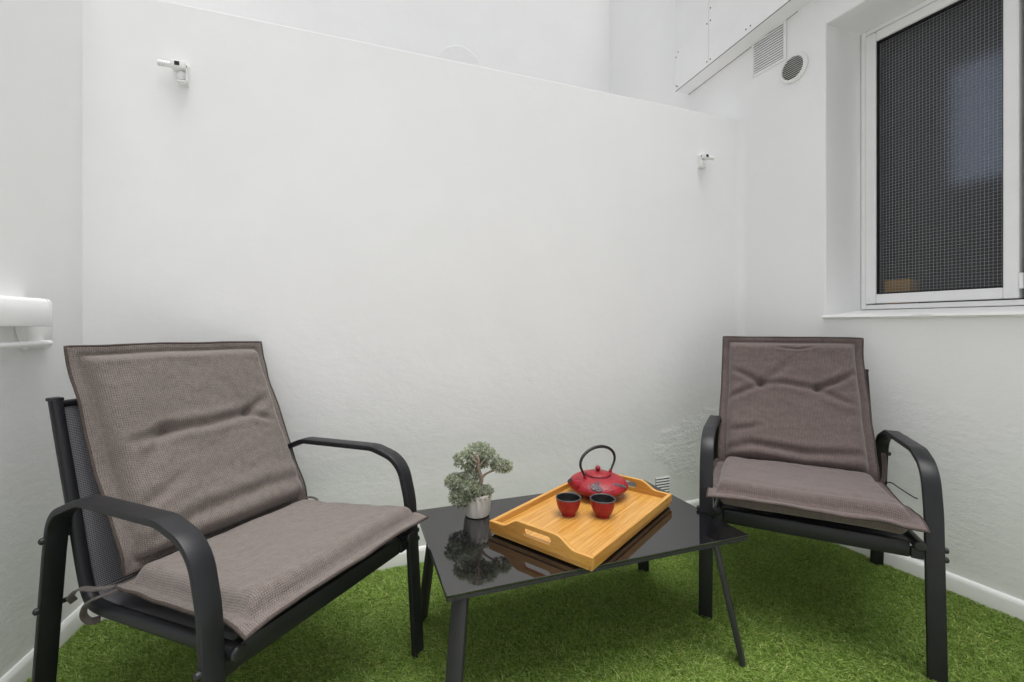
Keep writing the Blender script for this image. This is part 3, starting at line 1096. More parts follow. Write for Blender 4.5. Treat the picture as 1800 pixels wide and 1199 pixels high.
# ------------------------------------------------------------------ cushions
def pad(name, parent, curve, hw, dx, Tf, Tb, mat, seed, tufts=(), folds=(), taper=0.0, edge_drop=0.0, nu=96, nv=92, R=0.05, fl=0.026):
    """padded, flanged cushion panel that follows curve (y, z); folds are polylines in (u metres, v metres)"""
    C = catmull([(0, y, z) for y, z in curve], 16)
    cum = [0.0]
    for a, b in zip(C, C[1:]):
        cum.append(cum[-1] + (b - a).length)
    LEN = cum[-1]
    FK = 1.45

    def at(v):
        s = min(max(v, 0), 1) * LEN
        i = 0
        while i < len(cum) - 2 and cum[i + 1] < s:
            i += 1
        f = (s - cum[i]) / max(1e-9, cum[i + 1] - cum[i])
        p = C[i].lerp(C[i + 1], f)
        j0, j1 = max(0, i - 4), min(len(C) - 1, i + 5)
        t = (C[j1] - C[j0]).normalized()
        return p, t

    def nz(x, y, k=0):
        return noise.noise(Vector((x, y, seed * 7.31 + k * 3.7)))

    def seg_d(px, py, a, b):
        ax, ay, bx, by = a[0], a[1], b[0], b[1]
        vx, vy = bx - ax, by - ay
        tt = max(0, min(1, ((px - ax) * vx + (py - ay) * vy) / (vx * vx + vy * vy + 1e-12)))
        return math.hypot(px - ax - vx * tt, py - ay - vy * tt), tt

    bm = bmesh.new()
    uv = bm.loops.layers.uv.new('UVMap')

    def spread(i, n):
        # more rows near the edges, where the seam is
        t = i / n
        return t + 0.10 * math.sin(2 * math.pi * t) / (2 * math.pi) * -1.0
    front, back, uvs = [], [], []
    for j in range(nv + 1):
        v = spread(j, nv)
        p, t = at(v)
        nrm = Vector((0, -t.z, t.y))
        fr, bk, ur = [], [], []
        for i in range(nu + 1):
            u = spread(i, nu) * 2 - 1
            x = u * hw * (1 + taper * (v - 0.5))
            vm = v * LEN
            # wavy outline
            ex = x * (1 + 0.022 * nz(vm * 7, u * 1.5, 1)) + dx
            ev = 0.011 * nz(x * 4.5, v * 2, 2) * abs(2 * v - 1)
            du, dv = hw * (1 - abs(u)), min(v, 1 - v) * LEN
            fa = min(1, max(0, (du - fl) / R))
            fb = min(1, max(0, (dv - fl) / R))
            k = (1 - (1 - fa) ** 2.6) * (1 - (1 - fb) ** 2.6)
            d = min(du, dv)
            groove = math.exp(-((d - fl) / 0.0055) ** 2) * 0.0055
            h = Tf * k
            wr = 0.0032 * nz(x * 9, vm * 16, 3) + 0.0022 * nz(x * 23, vm * 30, 4) + 0.0011 * nz(x * 60, vm * 60, 8)
            h += wr * (0.35 + 0.65 * k)
            for (tx, ty, dep, sg) in tufts:
                r = math.hypot(x - tx, (vm - ty) * 1.15)
                h -= dep * math.exp(-(r / sg) ** 1.3) * k
            for (pl, dep, sg) in folds:
                best, bt = 9, 0
                for q in range(len(pl) - 1):
                    dd, tt = seg_d(x, vm, pl[q], pl[q + 1])
                    if dd < best:
                        best, bt = dd, (q + tt) / (len(pl) - 1)
                fade = math.sin(math.pi * min(1, max(0, 0.08 + 0.84 * bt))) ** 0.6
                h -= FK * dep * math.exp(-(best / sg) ** 2) * fade * min(1, k * 1.4 + 0.1)
                h += FK * dep * 0.45 * math.exp(-((best - sg * 2.0) / (sg * 1.2)) ** 2) * fade * min(1, k * 1.4)
            flap = (0.0085 * nz(x * 5, vm * 6, 5) + 0.004 * nz(x * 15, vm * 15, 6)) * (1 - min(1, d / (fl * 1.6)))
            corner = max(0, 1 - du / 0.08) * max(0, 1 - dv / 0.08)
            flap -= edge_drop * corner + edge_drop * 0.25 * max(0, 1 - d / (fl * 1.2))
            pos = Vector((ex, p.y, p.z)) + t * ev
            fr.append(bm.verts.new(pos + nrm * (h + flap + 0.0022 - groove)))
            bk.append(bm.verts.new(pos + nrm * (-Tb * k + flap - 0.0022 + wr * 0.5)))
            ur.append((x, vm))
        front.append(fr)
        back.append(bk)
        uvs.append(ur)

    # cloth coordinates follow the real surface, so the weave keeps its size over the padding
    U = [[0.0] * (nu + 1) for _ in range(nv + 1)]
    V = [[0.0] * (nu + 1) for _ in range(nv + 1)]
    mid = nu // 2
    for j in range(nv + 1):
        for i in range(mid + 1, nu + 1):
            U[j][i] = U[j][i - 1] + (front[j][i].co - front[j][i - 1].co).length
        for i in range(mid - 1, -1, -1):
            U[j][i] = U[j][i + 1] - (front[j][i].co - front[j][i + 1].co).length
        if j:
            for i in range(nu + 1):
                V[j][i] = V[j - 1][i] + (front[j][i].co - front[j - 1][i].co).length
    uvs = [[(U[j][i], V[j][i]) for i in range(nu + 1)] for j in range(nv + 1)]

    def quad(vs, us):
        f = bm.faces.new(vs)
        for lp, q in zip(f.loops, us):
            lp[uv].uv = q
    for j in range(nv):
        for i in range(nu):
            us = (uvs[j][i], uvs[j][i + 1], uvs[j + 1][i + 1], uvs[j + 1][i])
            quad((front[j][i], front[j][i + 1], front[j + 1][i + 1], front[j + 1][i]), us)
            quad((back[j][i], back[j + 1][i], back[j + 1][i + 1], back[j][i + 1]), (us[0], us[3], us[2], us[1]))
    for i in range(nu):
        quad((front[0][i], back[0][i], back[0][i + 1], front[0][i + 1]), (uvs[0][i],) * 2 + (uvs[0][i + 1],) * 2)
        quad((front[nv][i], front[nv][i + 1], back[nv][i + 1], back[nv][i]), (uvs[nv][i],) + (uvs[nv][i + 1],) * 2 + (uvs[nv][i],))
    for j in range(nv):
        quad((front[j][0], front[j + 1][0], back[j + 1][0], back[j][0]), (uvs[j][0],) + (uvs[j + 1][0],) * 2 + (uvs[j][0],))
        quad((front[j][nu], back[j][nu], back[j + 1][nu], front[j + 1][nu]), (uvs[j][nu],) * 2 + (uvs[j + 1][nu],) * 2)
    rim = [(0, i) for i in range(0, nu)] + [(j, nu) for j in range(0, nv)] + [(nv, i) for i in range(nu, 0, -1)] + [(j, 0) for j in range(nv, 0, -1)]
    edge = [(front[j][i].co + back[j][i].co) * 0.5 for j, i in rim[::2]]
    bmesh.ops.recalc_face_normals(bm, faces=bm.faces)
    o = obj(name, bm, mat, parent, True)
    obj('piping', sweep(edge, circ(0.0037, 7), closed=True), M['piping'], o, True)
    return o


def strip(name, parent, pts, w, mat, thick=0.0022):
    path = catmull(pts, 6)
    return obj(name, sweep(path, rrect(w, thick * 2, thick * .9, 2)), mat, parent, True, 50)


def cushion(label, place_at, dx, seed, mat, left_chair):
    t = empty('chair_cushion', label, 'cushion', place_at[0], place_at[1], 'pair of taupe chair cushions')
    UP = 0.026 if left_chair else 0.036
    if left_chair:
        back_curve = [(0.462, 0.372), (0.474, 0.435), (0.520, 0.520), (0.590, 0.650), (0.655, 0.790), (0.697, 0.880), (0.712, 0.948)]
        tufts = [(-0.115, 0.335, 0.020, 0.030), (0.125, 0.345, 0.022, 0.030)]
        folds = [([(-0.20, 0.315), (-0.115, 0.333), (0.0, 0.330), (0.125, 0.343), (0.19, 0.375)], 0.0085, 0.013),
                 ([(0.125, 0.345), (0.20, 0.300)], 0.006, 0.010),
                 ([(-0.115, 0.335), (-0.19, 0.250)], 0.004, 0.016),
                 ([(-0.27, 0.045), (-0.10, 0.085), (0.10, 0.095), (0.26, 0.082)], 0.007, 0.016),
                 ([(-0.24, 0.13), (-0.10, 0.20)], 0.004, 0.014)]
    else:
        back_curve = [(0.456, 0.380), (0.470, 0.437), (0.515, 0.520), (0.588, 0.650), (0.652, 0.790), (0.688, 0.880), (0.700, 0.945)]
        tufts = [(-0.115, 0.365, 0.022, 0.032), (0.095, 0.355, 0.022, 0.032)]
        folds = [([(-0.115, 0.365), (-0.03, 0.375), (0.04, 0.362), (0.095, 0.355)], 0.007, 0.012),
                 ([(0.095, 0.355), (0.16, 0.385), (0.225, 0.425)], 0.010, 0.011),
                 ([(0.095, 0.355), (0.17, 0.31), (0.22, 0.29)], 0.005, 0.012),
                 ([(-0.115, 0.365), (-0.05, 0.42), (0.0, 0.47)], 0.0045, 0.016),
                 ([(-0.115, 0.365), (-0.17, 0.40), (-0.22, 0.42)], 0.006, 0.012),
                 ([(-0.115, 0.365), (-0.19, 0.32), (-0.24, 0.29)], 0.006, 0.012),
                 ([(-0.25, 0.055), (-0.15, 0.085), (0.05, 0.072), (0.22, 0.088)], 0.008, 0.014),
                 ([(-0.22, 0.14), (-0.12, 0.165)], 0.005, 0.012),
                 ([(-0.05, 0.545), (0.03, 0.537), (0.09, 0.548)], 0.006, 0.006)]
    obj_b = pad('back_pad', t, [(y, z + UP * max(0, 1 - (z - 0.39) / 0.3) * 0.6 - (0.008 if left_chair else 0) * (z > 0.9)) for y, z in back_curve], 0.272, dx, 0.044, 0.016, mat, seed, tufts, folds, 0.03 if left_chair else -0.02, 0.0, R=0.038)
    seat_curve = [(y, z + UP * (1 - (0.9 if left_chair else 0.0) * max(0, y) / 0.46)) for y, z in [(-0.032, 0.392), (0.02, 0.397), (0.12, 0.388), (0.25, 0.380), (0.36, 0.376), (0.470, 0.376)]]
    folds = [([(-0.24, 0.09), (0.0, 0.055), (0.24, 0.075)], 0.003, 0.02)]
    obj_s = pad('seat_pad', t, seat_curve, 0.284, dx * 0.8, 0.034, 0.032 if left_chair else 0.046, mat, seed + 3, (), folds, -0.05 if left_chair else -0.01, 0.006, 96, 74, 0.030)
    return t


cu1 = cushion('taupe woven cushion on the left armchair nearest the camera, creased across its back', CHAIR_L, 0.027, 1, M['fabric'], True)
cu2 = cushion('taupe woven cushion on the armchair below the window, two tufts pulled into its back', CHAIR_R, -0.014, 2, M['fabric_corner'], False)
# ties
strip('tie', cu1, [(-0.272, 0.43, 0.392), (-0.288, 0.47, 0.385), (-0.296, 0.53, 0.375), (-0.300, 0.56, 0.352), (-0.290, 0.572, 0.332)], 0.016, M['fabric'])
strip('tie', cu1, [(-0.275, 0.42, 0.386), (-0.290, 0.455, 0.372), (-0.2955, 0.495, 0.350), (-0.2945, 0.515, 0.318), (-0.285, 0.510, 0.298), (-0.268, 0.500, 0.296)], 0.016, M['fabric'])
strip('tie', cu1, [(0.268, 0.455, 0.400), (0.284, 0.440, 0.408), (0.290, 0.415, 0.404), (0.282, 0.395, 0.398)], 0.010, M['fabric'])
strip('tie', cu2, [(0.262, 0.44, 0.395), (0.277, 0.455, 0.43), (0.281, 0.47, 0.48), (0.279, 0.475, 0.515)], 0.016, M['fabric_corner'])
strip('tie', cu2, [(0.262, 0.44, 0.395), (0.276, 0.42, 0.40), (0.284, 0.395, 0.385), (0.287, 0.372, 0.372)], 0.018, M['fabric_corner'])
strip('tie', cu2, [(-0.275, 0.44, 0.395), (-0.292, 0.445, 0.42), (-0.300, 0.43, 0.405), (-0.293, 0.41, 0.39), (-0.286, 0.40, 0.37)], 0.016, M['fabric_corner'])
obj('drawstring', sweep(catmull([(0.276, 0.44, 0.41), (0.285, 0.40, 0.428), (0.293, 0.33, 0.432), (0.297, 0.25, 0.440), (0.300, 0.185, 0.4475), (0.300, 0.163, 0.453)], 6), circ(0.0020, 8)), M['bolt'], cu2, True)
# ------------------------------------------------------------------ coffee table
TOP = 0.3484
T_A = 0.3424
T_O = (0.1988, 1.5047)
table = empty('coffee_table', 'low black coffee table with a glossy glass top on splayed metal legs', 'table', (T_O[0], T_O[1], 0), T_A)
TW, TD = 0.9485 / 2, 0.2700
o = obj('glass_top', box(-TW, TW, -TD, TD - .004, TOP - 0.006, TOP, 0.0012, 2), M['black_glass'], table)
fr = bmesh.new()
fz0, fz1 = TOP - 0.0175, TOP - 0.0063
iw = 0.02
box(-TW + .001, -TW + iw, -TD + .001, TD - .005, fz0, fz1, 0.0015, 1, fr)
box(TW - iw, TW - .001, -TD + .001, TD - .005, fz0, fz1, 0.0015, 1, fr)
box(-TW + iw + .0005, TW - iw - .0005, -TD + .001, -TD + iw, fz0, fz1, 0.0015, 1, fr)
box(-TW + iw + .0005, TW - iw - .0005, TD - iw - .005, TD - .005, fz0, fz1, 0.0015, 1, fr)
obj('top_frame', fr, M['table_metal'], table)
for (tx, ty, bx, by) in ((-0.432, -0.238, -0.476, -0.300), (0.366, -0.246, 0.408, -0.312), (0.402, 0.180, 0.442, 0.222), (-0.430, 0.165, -0.462, 0.212)):
    a, b = Vector((tx, ty, fz0 - 0.0003)), Vector((bx, by, FOOT))
    rad = Vector((math.copysign(0.7, bx), math.copysign(0.7, by), 0))
    wd = Vector((-rad.y, rad.x, 0)).normalized()
    obj('leg', sweep([a, a.lerp(b, 0.5), b], rrect(0.044, 0.015, 0.003, 2), side=wd), M['table_metal'], table, True, 35)
# mounting blocks under the top next to each leg
for (x, y) in ((-0.36, -0.236), (0.31, -0.236), (0.32, 0.20), (-0.36, 0.20)):
    obj('mounting_block', box(x - .02, x + .02, y - .012, y + .012, fz0 - 0.006, fz0 - 0.0003, 0.002), M['bolt'], table)

# ------------------------------------------------------------------ bamboo tray
def tbl(x, y, z=0.0):
    c, s = math.cos(T_A), math.sin(T_A)
    return Vector((T_O[0] + c * x - s * y, T_O[1] + s * x + c * y, TOP + z))


pL, pF, pR = Vector((-0.061, 1.430, 0)), Vector((0.190, 1.169, 0)), Vector((0.566, 1.613, 0))
ctr = (pL + pR) / 2
e_long = (pR - pF)
e_short = (pL - pF)
TL, TS = e_long.length / 2, e_short.length / 2
t_ang = math.atan2(e_long.y, e_long.x) + 0.02
tray = empty('serving_tray', 'rectangular bamboo serving tray with raised slotted handle ends on the table', 'tray', (ctr.x, ctr.y, TOP), t_ang)
RZ0, RZT, RH = 0.0185, 0.044, 0.071
WT = 0.0135
obj('board', box(-TL + WT + .0004, TL - WT - .0004, -TS + WT + .0004, TS - WT - .0004, 0.0192, 0.0255), M['bamboo_floor'], tray)
for s in (-1, 1):
    y0, y1 = (TS - WT, TS) if s > 0 else (-TS, -TS + WT)
    obj('side_rail', box(-TL + WT + .0003, TL - WT - .0003, y0, y1, RZ0, RZT, 0.0012, 1), M['bamboo_x'], tray)
    yy0, yy1 = (TS - WT - .002, TS - .004) if s > 0 else (-TS + .004, -TS + WT + .002)
    obj('under_rail', box(-TL + .005, TL - .005, yy0, yy1, 0.0055, RZ0 - .0003, 0.001, 1), M['bamboo_x'], tray)


def end_board(x0, x1):
    """end board with a raised, curved top and a stadium-shaped hand slot"""
    ys = np.linspace(-TS, TS, 57)
    def top(y):
        a = abs(y)
        if a < 0.066:
            k = 1.0
        elif a > 0.128:
            k = 0.0
        else:
            q = (0.128 - a) / 0.062
            k = q * q * (3 - 2 * q)
        return RZT + (RH - RZT) * k + 0.0015 * (1 - (a / TS) ** 2)
    SLW, SLR, SLZ = 0.050, 0.0105, 0.0485
    def slot(y):
        if abs(y) >= SLW:
            return None
        e = abs(y) - (SLW - SLR)
        hh = SLR if e <= 0 else math.sqrt(max(0, SLR * SLR - e * e))
        return SLZ - hh, SLZ + hh
    ys = sorted(set([round(float(y), 5) for y in ys] + [-SLW, SLW] + [round(s * (SLW - SLR * (1 - math.sin(a))), 5) for s in (-1, 1) for a in (0.2, 0.5, 0.8, 1.1, 1.35)]))
    bm = bmesh.new()
    cols = []
    for y in ys:
        sl = slot(y) if abs(y) < SLW - 1e-6 else ((SLZ, SLZ) if abs(abs(y) - SLW) < 1e-6 else None)
        z = [RZ0, top(y)] if sl is None else [RZ0, sl[0], sl[1], top(y)]
        if sl and abs(sl[0] - sl[1]) < 1e-9:
            z = [RZ0, SLZ, top(y)]
        cols.append([(bm.verts.new((x0, y, q)), bm.verts.new((x1, y, q))) for q in z])
    for a, b in zip(cols, cols[1:]):
        def face(vs):
            f = []
            for v in vs:
                if v not in f:
                    f.append(v)
            if len(f) >= 3:
                bm.faces.new(f)
        for sd in (0, 1):
            A, B = [p[sd] for p in a], [p[sd] for p in b]
            if len(A) == 2 and len(B) == 2:
                face((A[0], B[0], B[1], A[1]))
            elif len(A) == 2 or len(B) == 2:
                face([A[0], B[0]] + B[1:][:len(B) - 2] + [B[-1], A[-1]] + (A[1:-1][::-1]))
            else:
                face((A[0], B[0], B[1], A[1]))
                face((A[-2], B[-2], B[-1], A[-1]))
        face((a[0][0], a[0][1], b[0][1], b[0][0]))
        face((a[-1][0], b[-1][0], b[-1][1], a[-1][1]))
        if len(a) > 2 and len(b) > 2:
            face((a[1][0], b[1][0], b[1][1], a[1][1]))
            face((a[-2][0], a[-2][1], b[-2][1], b[-2][0]))
    for c in (cols[0], cols[-1]):
        bm.faces.new((c[0][0], c[0][1], c[1][1], c[1][0]))
    bmesh.ops.recalc_face_normals(bm, faces=bm.faces)
    es = [e for e in bm.edges if len(e.link_faces) == 2 and e.calc_face_angle(0) > 0.9]
    bevel(bm, 0.0011, 2, es)
    return bm


for s in (-1, 1):
    x0, x1 = (TL - WT, TL) if s > 0 else (-TL, -TL + WT)
    obj('handle_end', end_board(x0, x1), M['bamboo_y'], tray)
    xx0, xx1 = (TL - WT - .002, TL - .0045) if s > 0 else (-TL + .0045, -TL + WT + .002)
    obj('under_rail', box(xx0, xx1, -TS + WT + .0025, TS - WT - .0025, 0.0055, RZ0 - .0003, 0.001, 1), M['bamboo_y'], tray)
for sx in (-1, 1):
    for sy in (-1, 1):
        x, y = sx * (TL - 0.07), sy * (TS - 0.07)
        obj('foot', box(x - .012, x + .012, y - .012, y + .012, 0.0, 0.0188, 0.002), M['bamboo_x'], tray)
TRAY_Z = TOP + 0.0258

# ------------------------------------------------------------------ teapot
def teapot():
    ang = math.atan2(-0.076, -0.128)                 # direction of the spout
    t = empty('teapot', 'squat red cast iron teapot with a black hoop handle standing on the tray', 'teapot', (0.318, 1.678, TRAY_Z), ang)
    prof = [(0.001, 0.0), (0.058, 0.0), (0.061, 0.003), (0.060, 0.009), (0.071, 0.0130), (0.090, 0.0215), (0.1035, 0.0300), (0.1085, 0.0365),
            (0.1080, 0.0420), (0.1030, 0.0510), (0.0920, 0.0600), (0.0780, 0.0670), (0.0620, 0.0718), (0.0480, 0.0740), (0.0462, 0.0730)]
    pr = [(p.y, p.z) for p in catmull([(0, r, z) for r, z in prof], 4)]
    bm = lathe(pr, 72, cap=False)
    bm.faces.new([v for v in bm.verts if v.co.z < 1e-4 and math.hypot(v.co.x, v.co.y) < 0.002][:3])
    for v in bm.verts:
        v.co += v.co.normalized() * noise.noise(v.co * 60) * 0.0006
    obj('body', bm, M['red'], t, True, 60)
    lid_p = [(0.001, 0.0742), (0.043, 0.0742), (0.0452, 0.0757), (0.0448, 0.0782), (0.041, 0.0810), (0.032, 0.0838), (0.018, 0.0862), (0.008, 0.0870), (0.0055, 0.0885), (0.001, 0.0887)]
    lid = obj('lid', lathe(lid_p, 56), M['red'], t, True, 50)
    bm = lathe([(0.0478, 0.0728), (0.0482, 0.0748), (0.0470, 0.0752), (0.0462, 0.0736)], 56, cap=False)
    obj('lid_seat', bm, M['iron'], t, True)
    bm = bmesh.new()
    bmesh.ops.create_uvsphere(bm, u_segments=20, v_segments=14, radius=0.0098)
    bmesh.ops.translate(bm, verts=bm.verts, vec=(0, 0, 0.0975))
    obj('knob', bm, M['red'], lid, True)
    # spout: tapered tube leaving the shoulder, cut open at the tip
    path = catmull([(0.088, 0, 0.046), (0.101, 0, 0.051), (0.114, 0, 0.058), (0.124, 0, 0.066), (0.130, 0, 0.0735)], 5)
    sc = [1.5 - 0.75 * (i / (len(path) - 1)) ** 0.7 for i in range(len(path))]
    obj('spout', sweep(path, circ(0.0145, 20), side=(0, 1, 0), scale=sc), M['red'], t, True, 50)
    d = (path[-1] - path[-3]).normalized()
    obj('spout_mouth', sweep([path[-1] + d * .0003, path[-1] + d * 0.0012], circ(0.0092, 18), side=(0, 1, 0)), M['iron'], t)
    # hoop handle in the plane of the spout, thicker at the top
    pts = []
    for k in range(25):
        a = math.radians(-20 + 220 * k / 24)
        pts.append((0.083 * math.cos(a), 0, 0.1235 + 0.0525 * math.sin(a)))
    ends = [(0.0625, 0, 0.0770), (0.0690, 0, 0.0885)], [(-0.0690, 0, 0.0885), (-0.0625, 0, 0.0770)]
    path = catmull(ends[0] + pts + ends[1], 3)
    sc = [0.72 + 0.38 * math.sin(math.pi * i / (len(path) - 1)) for i in range(len(path))]
    obj('handle', sweep(path, circ(0.0052, 14), side=(0, 1, 0), scale=sc), M['iron'], t, True, 60)
    for s in (-1, 1):
        bm = sweep([(s * 0.0615, 0, 0.0685), (s * 0.0622, 0, 0.0775), (s * 0.0650, 0, 0.0830)], rrect(0.012, 0.009, 0.003, 3), side=(0, 1, 0), scale=[1.2, 1.0, 0.7])
        obj('lug', bm, M['red'], t, True, 50)
    # raised leaf-and-bud reliefs on the shoulder: a round bud with two pointed leaves, and a branch further round
    shoulder = [q for q in pr if q[1] >= 0.0365 and q[0] > 0.0506]
    arc = [0.0]
    for p0, p1 in zip(shoulder, shoulder[1:]):
        arc.append(arc[-1] + math.hypot(p1[0] - p0[0], p1[1] - p0[1]))

    def surf(a, q, lift):
        q = min(max(q, 0.0005), arc[-1] - 0.0005)
        i = max(k for k in range(len(arc) - 1) if arc[k] <= q)
        f = (q - arc[i]) / (arc[i + 1] - arc[i])
        (r0, z0), (r1, z1) = shoulder[i], shoulder[i + 1]
        ln = math.hypot(r1 - r0, z1 - z0)
        nr, nz_ = (z1 - z0) / ln, -(r1 - r0) / ln
        r, z = r0 + (r1 - r0) * f + nr * lift, z0 + (z1 - z0) * f + nz_ * lift
        return Vector((r * math.cos(a), r * math.sin(a), z))

    def blob(a, q, ra, rq, rot, lift):
        """low raised oval on the shoulder, centred at angle a and distance q up from the widest line"""
        bm = bmesh.new()
        r_here = math.hypot(*surf(0, q, 0).xy)
        def ring(k, lf):
            out = []
            for i in range(20):
                w = 2 * math.pi * i / 20
                da, dq = k * ra * math.cos(w), k * rq * math.sin(w)
                out.append(bm.verts.new(surf(a + (da * math.cos(rot) - dq * math.sin(rot)) / r_here, q + da * math.sin(rot) + dq * math.cos(rot), lf)))
            return out
        rs_ = [ring(1.0, 0.0001), ring(0.86, lift), ring(0.55, lift * 1.15), ring(0.42, lift * 0.5), ring(0.2, lift * 1.2)]
        for A, B in zip(rs_, rs_[1:]):
            for i in range(20):
                bm.faces.new((A[i], A[(i + 1) % 20], B[(i + 1) % 20], B[i]))
        bm.faces.new(rs_[-1])
        bmesh.ops.recalc_face_normals(bm, faces=bm.faces)
        return bm
    base = math.atan2(-1.668, -0.322) - ang           # towards the camera
    em = bmesh.new()
    for (a, q, ra, rq, rot, lf) in ((base + 0.03, 0.020, 0.0135, 0.0130, 0, 0.0026), (base - 0.15, 0.026, 0.0120, 0.0160, 0.4, 0.0022),
                                    (base + 0.04, 0.0430, 0.0034, 0.0115, -0.25, 0.0020), (base - 0.08, 0.0435, 0.0032, 0.0120, 0.15, 0.0020)):
        join(em, blob(a, q, ra, rq, rot, lf))
    obj('relief_emblem', em, M['emblem'], t, True, 60)
    em = bmesh.new()
    for (a, q, ra, rq, rot, lf) in ((base + 0.95, 0.022, 0.0200, 0.0055, -0.5, 0.0020), (base + 0.78, 0.033, 0.0130, 0.0050, -0.3, 0.0020), (base + 1.12, 0.014, 0.0110, 0.0060, -0.8, 0.0020)):
        join(em, blob(a, q, ra, rq, rot, lf))
    obj('relief_emblem', em, M['emblem'], t, True, 60)


teapot()


def tea_cup(x, y, label):
    t = empty('tea_cup', label, 'cup', (x, y, TRAY_Z), 0, 'pair of red tea cups')
    out = [(0.001, 0.0), (0.0205, 0.0), (0.0222, 0.002), (0.0220, 0.005), (0.0275, 0.0125), (0.0335, 0.0235), (0.0378, 0.0370), (0.0400, 0.0500), (0.0408, 0.0562)]
    pr = [(p.y, p.z) for p in catmull([(0, r, z) for r, z in out], 4)]
    bm = lathe(pr, 56, cap=False)
    obj('shell', bm, M['red'], t, True, 60)
    obj('rim', lathe([(0.0410, 0.0560), (0.0418, 0.0572), (0.0416, 0.0590), (0.0402, 0.0600), (0.0385, 0.0592), (0.0380, 0.0570)], 56, cap=False), M['rim'], t, True, 60)
    obj('lining', lathe([(0.0381, 0.0572), (0.0368, 0.0450), (0.0330, 0.0270), (0.0255, 0.0130), (0.0150, 0.0075), (0.001, 0.0065)], 48, cap=False), M['iron'], t, True, 60)
    return t


tea_cup(0.186, 1.497, 'small red iron tea cup with black inside, the left one on the tray')
tea_cup(0.297, 1.486, 'small red iron tea cup with black inside, directly in front of the teapot')

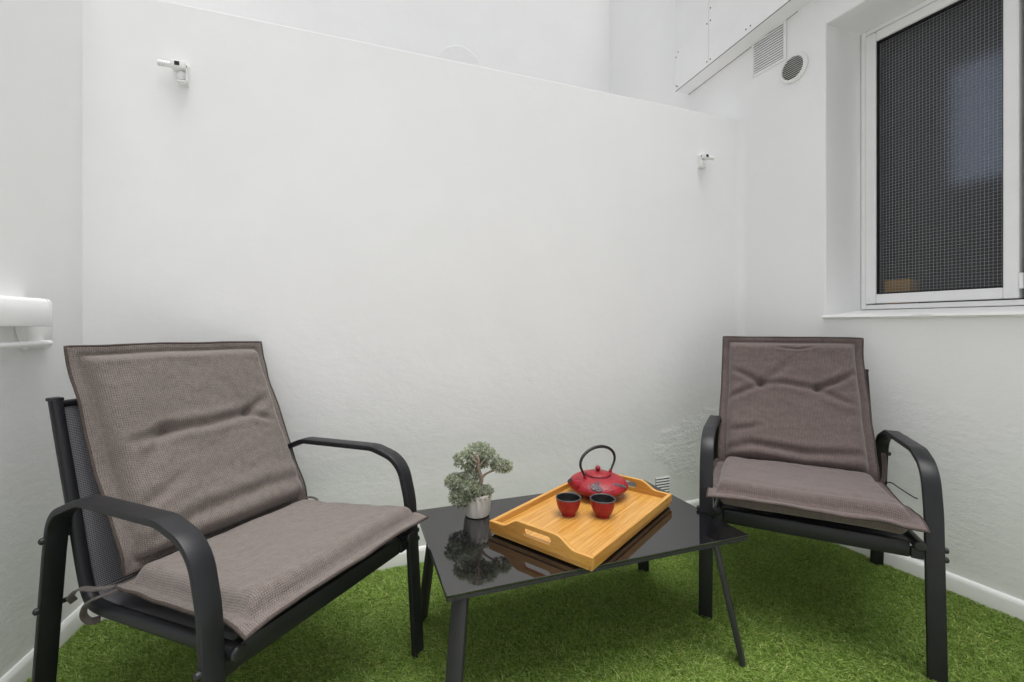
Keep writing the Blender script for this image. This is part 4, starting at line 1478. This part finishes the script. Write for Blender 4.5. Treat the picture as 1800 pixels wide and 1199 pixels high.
# ------------------------------------------------------------------ bonsai in a fluted pot
def bonsai():
    t = empty('potted_bonsai', 'small grey green artificial bonsai in a fluted stone white pot on the table', 'plant', (-0.1195, 1.560, TOP + 0.0004), 0)
    # pot: tapered bowl with irregular vertical flutes
    seg, prof = 96, [(0.034, 0.0), (0.040, 0.003), (0.0455, 0.018), (0.0485, 0.040), (0.0500, 0.062), (0.0505, 0.076), (0.0490, 0.0775), (0.0465, 0.0765), (0.0455, 0.066)]
    bm = bmesh.new()
    rings = []
    for r, z in prof:
        ring = []
        for i in range(seg):
            a = 2 * math.pi * i / seg
            fl = abs(((a * 12 / (2 * math.pi) + 0.35 * math.sin(z * 40 + a * 2)) % 1) - 0.5) * 2
            amp = 0.0075 * min(1, max(0, (z - 0.004) / 0.018)) * (1 if r > 0.0466 or z < 0.07 else 0.3)
            rr = r - amp * (1 - fl) ** 1.4
            ring.append(bm.verts.new((rr * math.cos(a), rr * math.sin(a), z)))
        rings.append(ring)
    for a, b in zip(rings, rings[1:]):
        for i in range(seg):
            bm.faces.new((a[i], a[(i + 1) % seg], b[(i + 1) % seg], b[i]))
    bm.faces.new(rings[0][::-1])
    obj('pot', bm, M['ceramic'], t, True, 28)
    obj('soil', lathe([(0.0475, 0.066), (0.030, 0.071), (0.001, 0.074)], 32, cap=False), M['soil'], t, True)
    # trunk and limbs (x right, y away, z up)
    def limb(pts, r0, r1, nm='branch'):
        path = catmull(pts, 5)
        k = len(path) - 1
        return obj(nm, sweep(path, circ(1.0, 9), scale=[r0 + (r1 - r0) * i / k for i in range(k + 1)]), M['bark'], t, True)
    limb([(0.004, 0, 0.066), (0.006, 0, 0.095), (0.014, 0.002, 0.118), (0.010, -0.004, 0.140), (0.004, -0.014, 0.165), (0.006, -0.024, 0.192), (0.002, -0.028, 0.212)], 0.0095, 0.0035, 'trunk')
    limb([(0.013, 0.002, 0.122), (0.028, 0.0, 0.138), (0.050, -0.004, 0.150), (0.078, -0.006, 0.158)], 0.0050, 0.0022)
    limb([(0.006, 0.0, 0.150), (-0.016, -0.006, 0.168), (-0.040, -0.004, 0.178)], 0.0045, 0.0020)
    limb([(0.006, 0.0, 0.100), (-0.020, -0.012, 0.108), (-0.050, -0.020, 0.104), (-0.075, -0.02, 0.098)], 0.0050, 0.0022)
    limb([(0.004, -0.014, 0.168), (0.018, -0.026, 0.186), (0.030, -0.030, 0.200)], 0.0036, 0.0018)
    limb([(0.004, -0.020, 0.182), (-0.010, -0.030, 0.200), (-0.016, -0.032, 0.214)], 0.0034, 0.0018)
    # foliage clumps: many short forked sprigs pointing out of flattened pads
    rs = random.Random(4)
    clumps = [((0.002, 0.018, 0.207), (0.052, 0.040, 0.034), 400), ((-0.044, -0.002, 0.188), (0.038, 0.032, 0.026), 260), ((0.038, 0.0, 0.194), (0.036, 0.032, 0.026), 260),
              ((0.084, -0.006, 0.168), (0.036, 0.026, 0.020), 260), ((-0.006, 0.004, 0.170), (0.034, 0.028, 0.016), 150),
              ((-0.066, -0.016, 0.118), (0.042, 0.032, 0.026), 420), ((-0.034, -0.028, 0.098), (0.042, 0.030, 0.030), 440), ((-0.050, -0.034, 0.072), (0.042, 0.026, 0.028), 400),
              ((-0.012, -0.034, 0.084), (0.026, 0.018, 0.022), 190), ((0.030, -0.010, 0.088), (0.024, 0.022, 0.012), 120), ((-0.020, 0.0, 0.135), (0.028, 0.022, 0.020), 150)]
    for (c, r, num) in clumps:
        bm = bmesh.new()
        lay = bm.verts.layers.float.new('tint')
        c = Vector(c)
        for _ in range(int(num * 1.25)):
            d = Vector((rs.gauss(0, 1), rs.gauss(0, 1), rs.gauss(0.35, 1))).normalized()
            q = rs.uniform(0.35, 1.0) ** 0.5
            p = c + Vector((d.x * r[0], d.y * r[1], d.z * r[2])) * q
            g = (Vector((d.x / r[0], d.y / r[1], d.z / r[2])).normalized() + Vector((rs.gauss(0, .35), rs.gauss(0, .35), 0.35 + rs.gauss(0, .3)))).normalized()
            tone = min(1, max(0, 0.42 + 0.30 * rs.gauss(0, 1) + 0.10 * d.z))
            for _ in range(5):
                gg = (g + Vector((rs.gauss(0, .55), rs.gauss(0, .55), rs.gauss(0, .55)))).normalized()
                ln = rs.uniform(0.007, 0.0125)
                sd = gg.cross(Vector((rs.gauss(0, 1), rs.gauss(0, 1), rs.gauss(0, 1)))).normalized() * rs.uniform(0.0010, 0.0016)
                ws = [bm.verts.new(x) for x in (p - sd * 0.6, p + sd * 0.6, p + gg * ln * 0.6 + sd, p + gg * ln, p + gg * ln * 0.6 - sd)]
                for w in ws:
                    w[lay] = min(1, max(0, tone + rs.gauss(0, .06)))
                bm.faces.new(ws)
        o = obj('foliage', bm, M['needles'], t)
        o['kind'] = 'stuff'
    return t


bonsai()
